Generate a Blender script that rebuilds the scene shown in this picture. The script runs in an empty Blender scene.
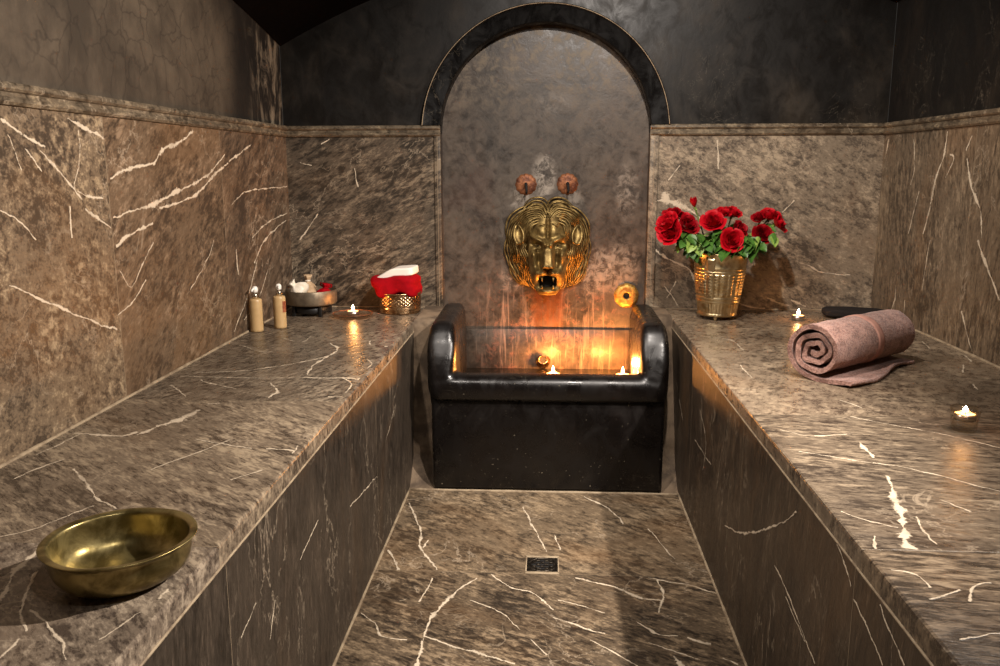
import bpy, bmesh, math, random
import numpy as np
from mathutils import Vector, Matrix, noise as mnoise
R = math.radians
S = bpy.context.scene
COL = S.collection
sin, cos, pi = math.sin, math.cos, math.pi
rng = random.Random(7)

# ------------------------------------------------------------------ camera
F, YAW, PITCH, ROLL, H = 848.2, .0562, .1928, -.0023, .978
cy_, sy_, cp_, sp_ = cos(YAW), sin(YAW), cos(PITCH), sin(PITCH)
FW = Vector((-sy_*cp_, cy_*cp_, -sp_))
r0 = Vector((cy_, sy_, 0)); u0 = r0.cross(FW)
RT = r0*cos(ROLL) + u0*sin(ROLL); UP = -r0*sin(ROLL) + u0*cos(ROLL)
cd = bpy.data.cameras.new('camera'); cam = bpy.data.objects.new('camera', cd); COL.objects.link(cam)
cd.sensor_width = 36; cd.lens = F/1000*36; cd.clip_start = .01
cam.matrix_world = Matrix(((RT.x, UP.x, -FW.x, 0), (RT.y, UP.y, -FW.y, 0), (RT.z, UP.z, -FW.z, H), (0, 0, 0, 1)))
S.camera = cam

def ray(px, py): return RT*((px-500)/F) - UP*((py-333)/F) + FW
def at(px, py, axis, val):
    """measured point of the photograph on the plane axis = val of the room"""
    d = ray(px, py); o = Vector((0, 0, H)); k = 'xyz'.index(axis)
    return o + d*((val-o[k])/d[k])

# room measures
XW, XE, YB, YF = -.892, 1.098, 2.911, -.75        # walls
XL, XR, ZB = -.4214, .4045, .498                  # bench fronts, bench top
ZD = 1.117                                        # top of marble dado

# ------------------------------------------------------------------ materials
def nt(name):
    m = bpy.data.materials.new(name); m.use_nodes = True
    t = m.node_tree; b = t.nodes['Principled BSDF']
    return m, t, b
class N:
    """tiny node-tree writer"""
    def __init__(s, t): s.t = t
    def new(s, kind, **kw):
        n = s.t.nodes.new(kind)
        for k, v in kw.items(): setattr(n, k, v)
        return n
    def put(s, sock, v):
        if hasattr(v, 'is_output') or isinstance(v, bpy.types.NodeSocket): s.t.links.new(v, sock)
        else: sock.default_value = v
    def math(s, op, a, b=0., c=0., clamp=False):
        n = s.new('ShaderNodeMath', operation=op, use_clamp=clamp)
        s.put(n.inputs[0], a); s.put(n.inputs[1], b); s.put(n.inputs[2], c)
        return n.outputs[0]
    def ramp(s, v, lo, hi, a=0., b=1.):
        n = s.new('ShaderNodeMapRange', interpolation_type='SMOOTHSTEP')
        for i, x in enumerate((v, lo, hi, a, b)): s.put(n.inputs[i], x)
        return n.outputs[0]
    def mix(s, f, a, b, mode='MIX'):
        n = s.new('ShaderNodeMix', data_type='RGBA', blend_type=mode)
        s.put(n.inputs[0], f)
        for k, v in ((6, a), (7, b)):
            s.put(n.inputs[k], v if isinstance(v, bpy.types.NodeSocket) else (*v[:3], 1))
        return n.outputs[2]
    def noise(s, vec, scale, detail=4, rough=.5, dist=0., lac=2.):
        n = s.new('ShaderNodeTexNoise')
        if vec is not None: s.put(n.inputs['Vector'], vec)
        for k, v in (('Scale', scale), ('Detail', detail), ('Roughness', rough), ('Distortion', dist), ('Lacunarity', lac)): n.inputs[k].default_value = v
        return n.outputs['Fac']
    def vmap(s, vec, rot=(0, 0, 0), scale=(1, 1, 1), loc=(0, 0, 0)):
        a = s.new('ShaderNodeMapping'); s.put(a.inputs[0], vec)
        a.inputs[1].default_value = loc; a.inputs[2].default_value = rot
        b = s.new('ShaderNodeMapping'); s.put(b.inputs[0], a.outputs[0]); b.inputs[3].default_value = scale
        return b.outputs[0]
    def pos(s): return s.new('ShaderNodeNewGeometry').outputs['Position']
    def objc(s): return s.new('ShaderNodeTexCoord').outputs['Object']
    def xyz(s, v):
        n = s.new('ShaderNodeSeparateXYZ'); s.put(n.inputs[0], v); return n.outputs
    def bump(s, h, strength, dist, b):
        n = s.new('ShaderNodeBump'); n.inputs['Strength'].default_value = strength; n.inputs['Distance'].default_value = dist
        s.put(n.inputs['Height'], h); s.put(b.inputs['Normal'], n.outputs[0])
def C(r, g, b):
    f = lambda c: (c/255/12.92) if c/255 <= .04045 else ((c/255+.055)/1.055)**2.4
    return (f(r), f(g), f(b))

def marble(name, rot=(0, 0, 0), stretch=(1, 1, 1), off=0., dark=C(66, 54, 43), mid=C(108, 91, 73), light=C(150, 129, 104),
           warm=.25, rough=.36, fleck=1., vein=C(216, 199, 174), con=1., lamps=1.):
    m, t, b = nt(name); n = N(t)
    p = n.vmap(n.pos(), rot, stretch, (off, off*.7, off*1.3))
    p0 = n.vmap(n.pos(), rot, tuple(1+(s-1)*.35 for s in stretch), (off*2, off, off))
    cloud = n.noise(p0, 3.4, 5, .6, 1.1)
    fl = n.noise(p, 46, 9, .74, .25)
    fl2 = n.noise(p, 150, 3, .6, .2)
    wsp = n.noise(p, 13, 6, .65, 1.4)
    reg = n.ramp(n.noise(p0, 5.2, 4, .6, .6), .36, .62, .5, 1.5)
    c0 = lambda v_, k_: n.math('MULTIPLY', n.math('SUBTRACT', v_, .5), k_)
    v = n.math('ADD', n.math('ADD', .41, c0(cloud, 1.3*con)), n.math('ADD', n.math('MULTIPLY', c0(fl, 3.0*fleck*con), reg), n.math('ADD', c0(fl2, 1.1*fleck), c0(wsp, 1.1*con))), clamp=True)
    col = n.mix(n.ramp(v, 0, .5), dark, mid); col = n.mix(n.ramp(v, .5, 1), col, light)
    # rusty warm clouds in the stone
    wm = n.ramp(n.noise(p0, 2.3, 4, .6, .8), .48, .75, 0., warm)
    col = n.mix(wm, col, C(124, 88, 52))
    # fine pale hairlines of the stone
    hl = n.math('ABSOLUTE', n.math('SUBTRACT', n.noise(p0, 5.5, 6, .6, .5), .5))
    hm = n.math('MULTIPLY', n.ramp(hl, .0, .010, 1., 0.), n.ramp(n.noise(p0, 4.1, 2), .42, .6))
    col = n.mix(n.math('MULTIPLY', hm, .42), col, C(184, 166, 142))
    # traced calcite veins and grout carried by the mesh
    a = n.new('ShaderNodeAttribute', attribute_name='vein').outputs['Fac']
    g = n.new('ShaderNodeAttribute', attribute_name='grout').outputs['Fac']
    br = n.noise(n.pos(), 190, 4, .7)
    br2 = n.noise(n.pos(), 42, 4, .65)
    am = n.ramp(n.math('ADD', a, n.math('ADD', c0(br, 1.5), c0(br2, 2.0))), .36, .74)
    am = n.math('MULTIPLY', n.math('MULTIPLY', am, n.ramp(a, .0, .12)), n.ramp(n.noise(n.pos(), 16, 3, .6), .32, .5, .6, 1.))
    col = n.mix(am, col, n.mix(br, vein, tuple(c*.8 for c in vein)))
    col = n.mix(n.math('MULTIPLY', n.ramp(g, .25, .7), .8), col, C(150, 132, 108))
    b.inputs['Roughness'].default_value = rough
    t.links.new(n.ramp(fl, .3, .7, rough-.02, rough+.22), b.inputs['Roughness'])
    t.links.new(col, b.inputs['Base Color'])
    n.bump(n.math('ADD', fl, n.math('MULTIPLY', fl2, .5)), .25, .003, b)
    b.inputs['Specular IOR Level'].default_value = .28
    return m

def pmat(name, col, rough=.5, metal=0., var=None, vs=20., bump=0., bs=60., bd=.002, spec=.5, detail=4, vlo=.4, vhi=.65, **kw):
    m, t, b = nt(name); n = N(t); p = n.objc()
    b.inputs['Roughness'].default_value = rough; b.inputs['Metallic'].default_value = metal
    b.inputs['Specular IOR Level'].default_value = spec
    if var is not None:
        t.links.new(n.mix(n.ramp(n.noise(p, vs, detail, .6, .4), vlo, vhi), col, var), b.inputs['Base Color'])
    else: b.inputs['Base Color'].default_value = (*col, 1)
    if bump: n.bump(n.noise(p, bs, 4, .6), bump, bd, b)
    for k, v in kw.items(): b.inputs[k].default_value = v
    return m

# black polished lime plaster (tadelakt) of the upper back and right wall
def tadelakt(name, base=C(17, 14, 11), cloud=C(58, 50, 41), lo=.44, hi=.8, rough=.46, speck=0., off=0., spec=.3):
    m, t, b = nt(name); n = N(t); p = n.vmap(n.pos(), (0, 0, 0), (1, 1, .75), (off, off, off))
    c = n.noise(p, 3.0, 6, .62, 1.1); f = n.noise(p, 17, 6, .65, .6)
    v = n.ramp(n.math('ADD', n.math('MULTIPLY', c, .75), n.math('MULTIPLY', f, .25)), lo, hi)
    col = n.mix(v, base, cloud)
    sc = n.math('ABSOLUTE', n.math('SUBTRACT', n.noise(p, 7, 5, .6, 2.2), .5))
    col = n.mix(n.math('MULTIPLY', n.ramp(sc, 0, .006, 1, 0), n.ramp(n.noise(p, 3), .52, .62, 0, .3)), col, C(128, 118, 102))
    if speck:
        s = n.noise(n.pos(), 120, 2, .5); z = n.xyz(n.pos())[2]
        k = n.math('MULTIPLY', n.ramp(s, .70, .76), n.ramp(z, .0, .2, 1., .25))
        col = n.mix(n.math('MULTIPLY', k, speck), col, C(190, 176, 150))
    t.links.new(col, b.inputs['Base Color'])
    t.links.new(n.ramp(f, .3, .7, rough-.1, rough+.12), b.inputs['Roughness'])
    n.bump(n.math('ADD', c, n.math('MULTIPLY', f, .3)), .16, .008, b); b.inputs['Specular IOR Level'].default_value = spec
    return m, t, b, n, col

M = {}
M['black'] = tadelakt('black_plaster')[0]
M['black_r'] = tadelakt('black_plaster_right', C(19, 16, 13), C(48, 41, 33), .46, .78, .48, off=3.1)[0]
M['arch'] = tadelakt('arch_plaster', C(9, 8, 8), C(12, 11, 10), .4, .8, .28, off=5., spec=.3)[0]
m, t, b, n, col = tadelakt('ceiling_plaster', C(9, 6, 5), C(16, 11, 9), .4, .9, .8); b.inputs['Specular IOR Level'].default_value = .05; M['ceil'] = m
M['basin'] = tadelakt('basin_plaster', C(13, 10, 9), C(30, 24, 21), .48, .8, .3, speck=.8, off=2., spec=.5)[0]
# left upper wall: grey brown crackled plaster, darker towards the corner, salt bloom in the corner
m, t, b = nt('crackled_plaster'); n = N(t); p = n.pos(); X = n.xyz(p)
c = n.noise(p, 2.5, 6, .6, .8); f = n.noise(n.vmap(p, (0, 0, 0), (1, 1.3, .8)), 11, 6, .65)
col = n.mix(n.ramp(n.math('ADD', n.math('MULTIPLY', c, .6), n.math('MULTIPLY', f, .4)), .38, .62), C(58, 50, 41), C(86, 75, 62))
vo = n.new('ShaderNodeTexVoronoi', feature='DISTANCE_TO_EDGE'); vo.inputs['Scale'].default_value = 14
wv = n.new('ShaderNodeVectorMath', operation='ADD'); t.links.new(p, wv.inputs[0])
nz = n.new('ShaderNodeTexNoise'); nz.inputs['Scale'].default_value = 9; nz.inputs['Detail'].default_value = 4
sc = n.new('ShaderNodeVectorMath', operation='SCALE'); t.links.new(nz.outputs['Color'], sc.inputs[0]); sc.inputs['Scale'].default_value = .12
t.links.new(sc.outputs[0], wv.inputs[1]); t.links.new(p, nz.inputs['Vector']); t.links.new(wv.outputs[0], vo.inputs['Vector'])
crk = n.math('MULTIPLY', n.ramp(vo.outputs['Distance'], .0, .05, 1, 0), n.ramp(n.noise(p, 3.5, 3), .36, .56, .05, .45))
col = n.mix(crk, col, C(36, 30, 25))
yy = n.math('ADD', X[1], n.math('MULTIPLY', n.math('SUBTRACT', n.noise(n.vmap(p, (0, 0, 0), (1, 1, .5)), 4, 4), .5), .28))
corner_dark = n.ramp(yy, 2.30, 2.50)
col = n.mix(n.math('MULTIPLY', corner_dark, .88), col, C(20, 17, 15))
sal = n.math('MULTIPLY', n.ramp(yy, 2.52, 2.8), n.ramp(n.noise(n.vmap(p, (0, 0, 0), (1, 1.6, .7)), 9, 6, .7, 1.), .46, .66, 0, .7))
col = n.mix(sal, col, C(148, 134, 114))
t.links.new(col, b.inputs['Base Color']); b.inputs['Roughness'].default_value = .62; b.inputs['Specular IOR Level'].default_value = .25
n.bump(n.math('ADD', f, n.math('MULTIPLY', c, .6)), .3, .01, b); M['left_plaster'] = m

# niche plaster: brown grey, water stains and lime drips under the lion
m, t, b = nt('niche_plaster'); n = N(t); p = n.pos(); X = n.xyz(p)
c = n.noise(p, 9, 7, .68, .8); f = n.noise(p, 34, 6, .68, .4)
v = n.ramp(n.math('ADD', n.math('MULTIPLY', c, .6), n.math('MULTIPLY', f, .4)), .34, .66)
col = n.mix(v, C(44, 38, 33), C(88, 77, 66))
col = n.mix(n.math('MULTIPLY', n.ramp(n.noise(p, 3.3, 4, .6), .5, .68), .35), col, C(74, 54, 46))
up = n.math('MULTIPLY', n.ramp(X[2], 1.1, 1.36), n.ramp(f, .46, .66, 0, .4)); col = n.mix(up, col, C(150, 134, 110))
def blob(x, z, rx, rz):
    dx = n.math('DIVIDE', n.math('SUBTRACT', X[0], x), rx); dz = n.math('DIVIDE', n.math('SUBTRACT', X[2], z), rz)
    return n.ramp(n.math('ADD', n.math('SQRT', n.math('ADD', n.math('MULTIPLY', dx, dx), n.math('MULTIPLY', dz, dz))), n.math('MULTIPLY', n.math('SUBTRACT', c, .5), 1.1)), .35, 1.1, 1, 0)
wn = n.noise(p, 30, 6, .7, .5)
for x, z, rx, rz, k in ((-.01, .95, .05, .10, .85), (-.09, .87, .06, .06, .55), (.08, .87, .05, .06, .4), (.27, .9, .05, .12, .45), (.25, .63, .08, .12, .5), (.16, .62, .09, .1, .55), (-.12, .6, .06, .06, .4), (.02, 1.19, .08, .05, .2)):
    col = n.mix(n.math('MULTIPLY', blob(x, z, rx, rz), n.ramp(wn, .40, .62, 0, k)), col, C(178, 166, 152))
# pink lime crust low down + vertical drips
dr = n.noise(n.vmap(p, (0, 0, 0), (30, 1, 2.6)), 2.2, 6, .68, .5)
low = n.math('MULTIPLY', n.ramp(X[2], .70, .5), n.ramp(n.math('ABSOLUTE', n.math('SUBTRACT', X[0], .03)), .34, .16))
col = n.mix(n.math('MULTIPLY', low, n.ramp(dr, .5, .72, 0, .6)), col, C(178, 146, 126))
col = n.mix(n.math('MULTIPLY', low, n.ramp(wn, .5, .66, 0, .5)), col, C(150, 104, 84))
rust = n.math('MULTIPLY', n.ramp(n.math('ABSOLUTE', n.math('SUBTRACT', X[0], .004)), .075, .03), n.math('MULTIPLY', n.ramp(X[2], .38, .45), n.ramp(X[2], .62, .57)))
col = n.mix(n.math('MULTIPLY', rust, n.ramp(dr, .3, .6, .35, .95)), col, C(96, 50, 22))
t.links.new(col, b.inputs['Base Color']); t.links.new(n.ramp(f, .3, .7, .34, .6), b.inputs['Roughness'])
n.bump(n.math('ADD', c, n.math('MULTIPLY', f, .5)), .16, .008, b); M['niche'] = m

VSTR = (1, 1, 1)
M['mb_wl1'] = marble('marble_left_wall_near', (R(20), 0, 0), (1, 1, 1.3), 1.3, C(68, 57, 46), C(112, 95, 76), C(156, 136, 108), .3, .34, 1.1)
M['mb_wl2'] = marble('marble_left_wall_mid', (R(-32), 0, 0), (1, .55, 1.3), 4.2, C(66, 53, 41), C(102, 83, 64), C(136, 114, 91), .22, .4, 1.)
M['mb_wl3'] = marble('marble_left_wall_far', (R(-36), 0, 0), (1, .45, 1.2), 8.1, C(58, 47, 38), C(92, 75, 59), C(128, 108, 88), .2, .4, 1.)
M['mb_bl'] = marble('marble_back_left', (0, R(28), 0), (.5, 1, 1.4), 2.2, C(46, 40, 33), C(82, 71, 59), C(122, 107, 88), .1, .4, 1.1, con=1.15)
M['mb_br'] = marble('marble_back_right', (0, R(-24), 0), (.7, 1, 1.2), 6.2, C(82, 72, 62), C(126, 112, 95), C(164, 147, 124), .16, .38, 1.05)
M['mb_wr'] = marble('marble_right_wall', (R(8), 0, 0), (1, 1.7, .65), 3.3, C(66, 56, 45), C(106, 91, 74), C(142, 124, 101), .2, .38, 1.0)
M['mb_wr2'] = marble('marble_right_wall_near', (R(-6), 0, 0), (1, 1.8, .6), 9.3, C(66, 55, 44), C(106, 90, 72), C(140, 121, 98), .24, .38, 1.0)
M['mb_sl1'] = marble('marble_left_seat_far', (0, 0, R(25)), (1.8, .7, 1), 5.1, C(62, 54, 46), C(104, 92, 78), C(146, 131, 111), .12, .2, 1.0)
M['mb_sl2'] = marble('marble_left_seat_mid', (0, 0, R(-50)), (2.1, .5, 1), 7.3, C(68, 58, 48), C(112, 98, 82), C(154, 137, 114), .15, .24, 1.1, con=1.1)
M['mb_sl3'] = marble('marble_left_seat_near', (0, 0, R(-40)), (1.6, .6, 1), 1.7, C(72, 62, 54), C(114, 101, 87), C(156, 141, 122), .1, .26, 1.1)
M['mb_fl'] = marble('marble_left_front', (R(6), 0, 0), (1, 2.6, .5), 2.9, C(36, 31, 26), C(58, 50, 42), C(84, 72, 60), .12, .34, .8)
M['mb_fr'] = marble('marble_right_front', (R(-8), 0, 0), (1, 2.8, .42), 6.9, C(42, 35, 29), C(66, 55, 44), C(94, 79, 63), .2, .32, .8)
M['mb_sr1'] = marble('marble_right_seat_far', (0, 0, R(15)), (1, .8, 1), 4.7, C(76, 65, 54), C(118, 103, 86), C(154, 136, 113), .18, .2, 1.05)
M['mb_sr2'] = marble('marble_right_seat_mid', (0, 0, R(12)), (.55, 1.8, 1), 9.1, C(60, 51, 43), C(102, 89, 74), C(142, 126, 105), .16, .26, 1.1, con=1.1)
M['mb_sr3'] = marble('marble_right_seat_near', (0, 0, R(8)), (.5, 2.0, 1), 3.9, C(60, 51, 42), C(104, 89, 72), C(142, 124, 101), .18, .24, 1.1, con=1.1)
M['mb_f1'] = marble('marble_floor_far', (0, 0, R(38)), (.6, 1.4, 1), 7.7, C(60, 50, 39), C(106, 90, 71), C(146, 126, 100), .28, .42, 1.05)
M['mb_f2'] = marble('marble_floor_near', (0, 0, R(28)), (.6, 1.5, 1), 2.5, C(48, 40, 32), C(90, 76, 60), C(138, 119, 95), .2, .4, 1.1, con=1.1)
M['cap'] = marble('marble_cap', (0, 0, 0), (.8, .8, 1.4), 5.5, C(58, 50, 40), C(98, 86, 70), C(140, 124, 100), .15, .4, .9)
M['grout'] = pmat('pale_grout', C(158, 140, 114), .7, var=C(126, 108, 86), vs=30, bump=.3)
M['cement'] = pmat('grey_cement', C(116, 98, 78), .8, var=C(78, 64, 50), vs=14, bump=.6, bs=30, bd=.006)

# ------------------------------------------------------------------ mesh helpers
class MB:
    def __init__(s): s.v = []; s.f = []; s.mi = []; s.sm = []; s.vein = {}; s.grout = {}
    def add(s, vs, fs, mi=0, smooth=False):
        o = len(s.v); s.v += [tuple(v) for v in vs]
        for f in fs: s.f.append(tuple(i+o for i in f)); s.mi.append(mi); s.sm.append(smooth)
        return o
    def grid(s, rows, mi=0, smooth=True, cu=False, cv=False, flip=False):
        nr, nc = len(rows), len(rows[0]); fs = []
        for i in range(nr if cv else nr-1):
            for j in range(nc if cu else nc-1):
                q = (i*nc+j, i*nc+(j+1) % nc, ((i+1) % nr)*nc+(j+1) % nc, ((i+1) % nr)*nc+j)
                fs.append(q[::-1] if flip else q)
        return s.add([p for r in rows for p in r], fs, mi, smooth)
    def box(s, lo, hi, mi=0, bev=0., seg=2, smooth=None, mat=None):
        bm = bmesh.new(); bmesh.ops.create_cube(bm, size=1)
        for v in bm.verts: v.co = Vector([(lo[k]+hi[k])/2 + v.co[k]*(hi[k]-lo[k]) for k in range(3)])
        if bev: bmesh.ops.bevel(bm, geom=bm.edges[:], offset=bev, segments=seg, profile=.5, affect='EDGES')
        if mat: bmesh.ops.transform(bm, matrix=mat, verts=bm.verts[:])
        s.bm(bm, mi, bool(bev) if smooth is None else smooth)
    def bm(s, bm, mi=0, smooth=True):
        bm.verts.index_update(); s.add([v.co for v in bm.verts], [[v.index for v in f.verts] for f in bm.faces], mi, smooth); bm.free()
    def lathe(s, prof, seg=48, c=(0, 0, 0), mi=0, mod=None, smooth=True):
        rows = []
        for i, (r, z) in enumerate(prof):
            row = []
            for j in range(seg):
                a = 2*pi*j/seg; rr = r + (mod(a, z, r) if mod else 0)
                row.append((c[0]+rr*cos(a), c[1]+rr*sin(a), c[2]+z))
            rows.append(row)
        s.grid(rows, mi, smooth, cu=True)
    def tube(s, pts, rad, seg=8, mi=0, flat=1., up=None, caps=True):
        pts = [Vector(p) for p in pts]; n = len(pts)
        if not hasattr(rad, '__len__'): rad = [rad]*n
        rows = []; prev = None
        for i, p in enumerate(pts):
            d = (pts[min(i+1, n-1)]-pts[max(i-1, 0)]).normalized()
            ref = up if up is not None else prev if prev is not None else (Vector((0, 0, 1)) if abs(d.z) < .9 else Vector((1, 0, 0)))
            a = (ref - d*ref.dot(d)); a = a.normalized() if a.length > 1e-6 else d.orthogonal().normalized()
            b = d.cross(a); prev = a
            rows.append([p + (a*cos(2*pi*k/seg)*flat + b*sin(2*pi*k/seg))*rad[i] for k in range(seg)])
        o = s.grid(rows, mi, True, cu=True)
        if caps:
            s.f.append(tuple(o+k for k in range(seg))[::-1]); s.mi.append(mi); s.sm.append(True)
            s.f.append(tuple(o+(n-1)*seg+k for k in range(seg))); s.mi.append(mi); s.sm.append(True)
    def ribbon(s, pts, w, nrm, mi=0, attr='vein', jag=.35, lift=.0005, seed=0, sub=.006):
        """a vein or joint inlaid in a slab: a strip hugging the surface"""
        rg = random.Random(seed); P = [Vector(p) for p in pts]; nrm = Vector(nrm)
        if not hasattr(w, '__len__'): w = [w*.7]+[w]*(len(P)-2)+[w*.6] if jag else [w]*len(P)
        Q = []; W = []
        for i in range(len(P)-1):
            L = (P[i+1]-P[i]).length; k = max(2, int(L/sub))
            pa = P[i-1] if i else P[i]*2-P[i+1]; pb = P[i+2] if i+2 < len(P) else P[i+1]*2-P[i]
            for j in range(k+(i == len(P)-2)):
                tt = j/k; a_, b_ = P[i], P[i+1]
                cr = .5*((2*a_)+(b_-pa)*tt+(2*pa-5*a_+4*b_-pb)*tt*tt+(3*a_-pa-3*b_+pb)*tt**3)
                Q.append(cr if jag > .2 else a_.lerp(b_, tt)); W.append(w[i]*(1-tt)+w[i+1]*tt)
        rows = []; off = 0
        for i, q in enumerate(Q):
            d = (Q[min(i+1, len(Q)-1)]-Q[max(i-1, 0)]).normalized(); sd = nrm.cross(d)
            if jag > .2:
                q = q + sd*(mnoise.noise(q*20+Vector((seed*1.7, 0, 0)))*.004+mnoise.noise(q*90+Vector((seed, 5, 0)))*.0026)
                ww = W[i]*(.85+1.5*mnoise.noise(q*34+Vector((0, seed*2.3, 0)))+.3*mnoise.noise(q*120))*1.3+.0011
                ww = max(.0012, ww)
            else: ww = W[i]*(1+rg.uniform(-1, 1)*jag)*.75
            c = q + sd*off + nrm*lift
            e = nrm*(lift*.6)
            rows.append([c-sd*ww-e, c, c+sd*ww-e])
        o = s.grid(rows, mi, False)
        for i in range(len(rows)): getattr(s, attr)[o+3*i+1] = 1.
    def build(s, name, mats, parent=None, kind=None, label=None, cat=None, group=None, loc=None):
        me = bpy.data.meshes.new(name); me.from_pydata(s.v, [], s.f); me.update()
        for mm in (mats if isinstance(mats, (list, tuple)) else [mats]): me.materials.append(mm)
        me.polygons.foreach_set('material_index', s.mi); me.polygons.foreach_set('use_smooth', s.sm)
        for an in ('vein', 'grout'):
            d = getattr(s, an)
            if d:
                A = me.attributes.new(an, 'FLOAT', 'POINT'); arr = np.zeros(len(s.v), dtype=np.float32)
                for k, v in d.items(): arr[k] = v
                A.data.foreach_set('value', arr)
        o = bpy.data.objects.new(name, me); COL.objects.link(o)
        if loc is not None: o.location = loc
        if parent: o.parent = parent
        return tag(o, label, cat, group, kind)
def tag(o, label=None, cat=None, group=None, kind=None):
    for k, v in (('label', label), ('category', cat), ('group', group), ('kind', kind)):
        if v: o[k] = v
    return o
def thing(name, loc, label, cat, group=None, rot=(0, 0, 0)):
    o = bpy.data.objects.new(name, None); COL.objects.link(o); o.location = loc; o.rotation_euler = rot; o.empty_display_size = .05
    return tag(o, label, cat, group)
def mod(o, kind, **kw):
    m = o.modifiers.new(kind.lower(), kind)
    for k, v in kw.items(): setattr(m, k, v)
    return o
def copy_tree(o, parent=None):
    c = o.copy(); COL.objects.link(c)
    if parent: c.parent = parent
    for ch in list(o.children): copy_tree(ch, c)
    return c

seed = [0]
def veins(mb, axis, val, nrm, lst, mi=0, off=(0, 0, 0), xlim=None):
    """each entry: (width px, (x, y), (x, y) ...) as measured on the photograph, laid on the real plane"""
    for e in lst:
        w, pts = e[0], e[1:]; P = [at(x, y, axis, val) for x, y in pts]
        if xlim:
            for q in P: q.x = max(xlim[0], min(xlim[1], q.x))
        seed[0] += 1
        if not hasattr(w, '__len__'):
            ws = [w*.55]+[w]*(len(P)-2)+[w*.45] if len(P) > 2 else [w*.8, w*.7]
        else: ws = w
        W = [max(.0012, .5*wi*(p-Vector((0, 0, H))).length/F) for wi, p in zip(ws, P)]
        mb.ribbon([p-Vector(off) for p in P], W, nrm, mi, seed=seed[0])
def joint(mb, axis, val, nrm, a, b, w=.0022, mi=0, off=(0, 0, 0)):
    mb.ribbon([Vector(a)-Vector(off), Vector(b)-Vector(off)], [w, w], nrm, mi, attr='grout', jag=.12, lift=.0004, sub=.02)
def quad(mb, a, b, c, d, mi=0): mb.add([a, b, c, d], [(0, 1, 2, 3)], mi)

# ------------------------------------------------------------------ setting
# floor
fl = MB(); YS = 1.93
quad(fl, (XL, YS, 0), (XR, YS, 0), (XR, 2.6, 0), (XL, 2.6, 0), 0)
quad(fl, (XL, YF, 0), (XR, YF, 0), (XR, YS, 0), (XL, YS, 0), 1)
joint(fl, 'z', 0, (0, 0, 1), (XL, YS, 0), (XR, YS, 0), .0015, 1)
veins(fl, 'z', 0, (0, 0, 1), [
    (2.5, (409.5, 503), (420, 529), (421, 548), (437, 570)), (2.5, (388, 550), (399, 570)), (2.2, (523, 507), (532, 524), (547, 552)),
    (2.2, (584, 496.5), (609, 509), (624, 524)), (1.2, (648, 529), (674, 559)), (1.2, (555, 535), (560, 550)), (1.4, (424, 548), (428, 540))], 0)
veins(fl, 'z', 0, (0, 0, 1), [
    (2, (491, 574), (510, 587), (532, 593), (553, 610)), (1.5, (558, 600), (605, 613)), (3.6, (575, 578), (614, 587), (639, 597.5), (661, 601)),
    (3.5, (657, 580), (663, 593), (659, 613)), (1.6, (648, 578), (687, 585), (719, 594.5)), (2, (420, 602), (433, 578)),
    (4, (476, 578), (455, 593), (431, 619), (422.5, 640.5)), ((4, 7, 9), (422, 641), (419, 655), (416, 672)),
    (3, (425, 636), (455, 647), (480, 653.5), (515, 664)), (2.4, (360, 613), (375, 623), (381.6, 636), (407, 640.5)),
    (2, (637, 621), (657, 634), (678, 636)), ((2, 5, 3), (687, 638), (699, 642), (711, 644)), (2.2, (648, 643), (700, 660)),
    (6, (674, 656), (679, 662), (684, 670)), (3, (723, 658), (738, 665)), (2, (553.6, 617), (588, 630), (605, 634)),
    (1.4, (590, 640), (620, 655), (640, 668)), (1.4, (470, 600), (500, 612), (520, 630)), (1.2, (530, 640), (548, 655))], 1)
fl.build('floor', [M['mb_f1'], M['mb_f2']], kind='structure')

# left wall: marble dado slabs + crackled plaster above
wl = MB(); y1, y2 = 1.70, 2.315
SL = [(YF, y1, 0), (y1, y2, 1), (y2, YB, 2)]
for a, b_, mi in SL: quad(wl, (XW, a, ZB-.06), (XW, b_, ZB-.06), (XW, b_, ZD-.03), (XW, a, ZD-.03), mi)
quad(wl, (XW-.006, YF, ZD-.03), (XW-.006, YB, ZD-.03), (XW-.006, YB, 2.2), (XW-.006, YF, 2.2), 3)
NX = (1, 0, 0)
joint(wl, 'x', XW, NX, (XW, y1, ZB), (XW, y1, ZD-.03), .0022, 1); joint(wl, 'x', XW, NX, (XW, y2, ZB), (XW, y2, ZD-.03), .002, 2)
veins(wl, 'x', XW, NX, [(4, (0, 120), (22, 133), (45, 147)), (3, (40, 150), (58, 169), (77, 194)), (2.5, (77, 191), (90, 196), (103, 199)),
    (3, (85, 209), (98, 219), (111, 228)), (5, (67, 117), (90, 131), (104, 139)), (2, (77, 130), (80, 155), (74, 187), (82, 200)), (2, (70, 206), (72, 238)),
    (1.6, (7, 135), (14, 151), (22, 170)), (2, (25, 148), (42, 171)), (2.6, (9, 285), (47, 301), (76, 315), (117, 330)), (1.4, (0, 210), (20, 222), (36, 240))], 0)
veins(wl, 'x', XW, NX, [(3.6, (110, 178), (130, 168), (155, 162)), ((4, 5, 3, 3), (153, 165), (162, 150), (180, 142), (193, 131)),
    (3.6, (113, 218), (151, 205), (182, 189), (205, 177), (225, 155)), (3, (159, 209), (195, 195), (216, 173), (228, 164)), (4, (116, 247), (130, 234), (153, 224)),
    (1.3, (119, 270), (131, 287), (140, 270), (153, 242)), (1.2, (118, 316), (134, 300), (146, 280)), (1.2, (190, 290), (206, 262), (214, 240))], 1)
veins(wl, 'x', XW, NX, [(3, (229, 162), (240, 153), (252, 144)), (3.5, (236, 249), (238, 275)), (2.2, (254, 263), (266, 238), (286, 220)), (2, (234, 332), (249, 292), (257, 260)),
    (1.5, (231, 205), (249, 191), (287, 187)), (1.5, (252, 238), (267, 223), (287, 213)), (1.3, (244, 320), (258, 300), (268, 270))], 2)
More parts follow.
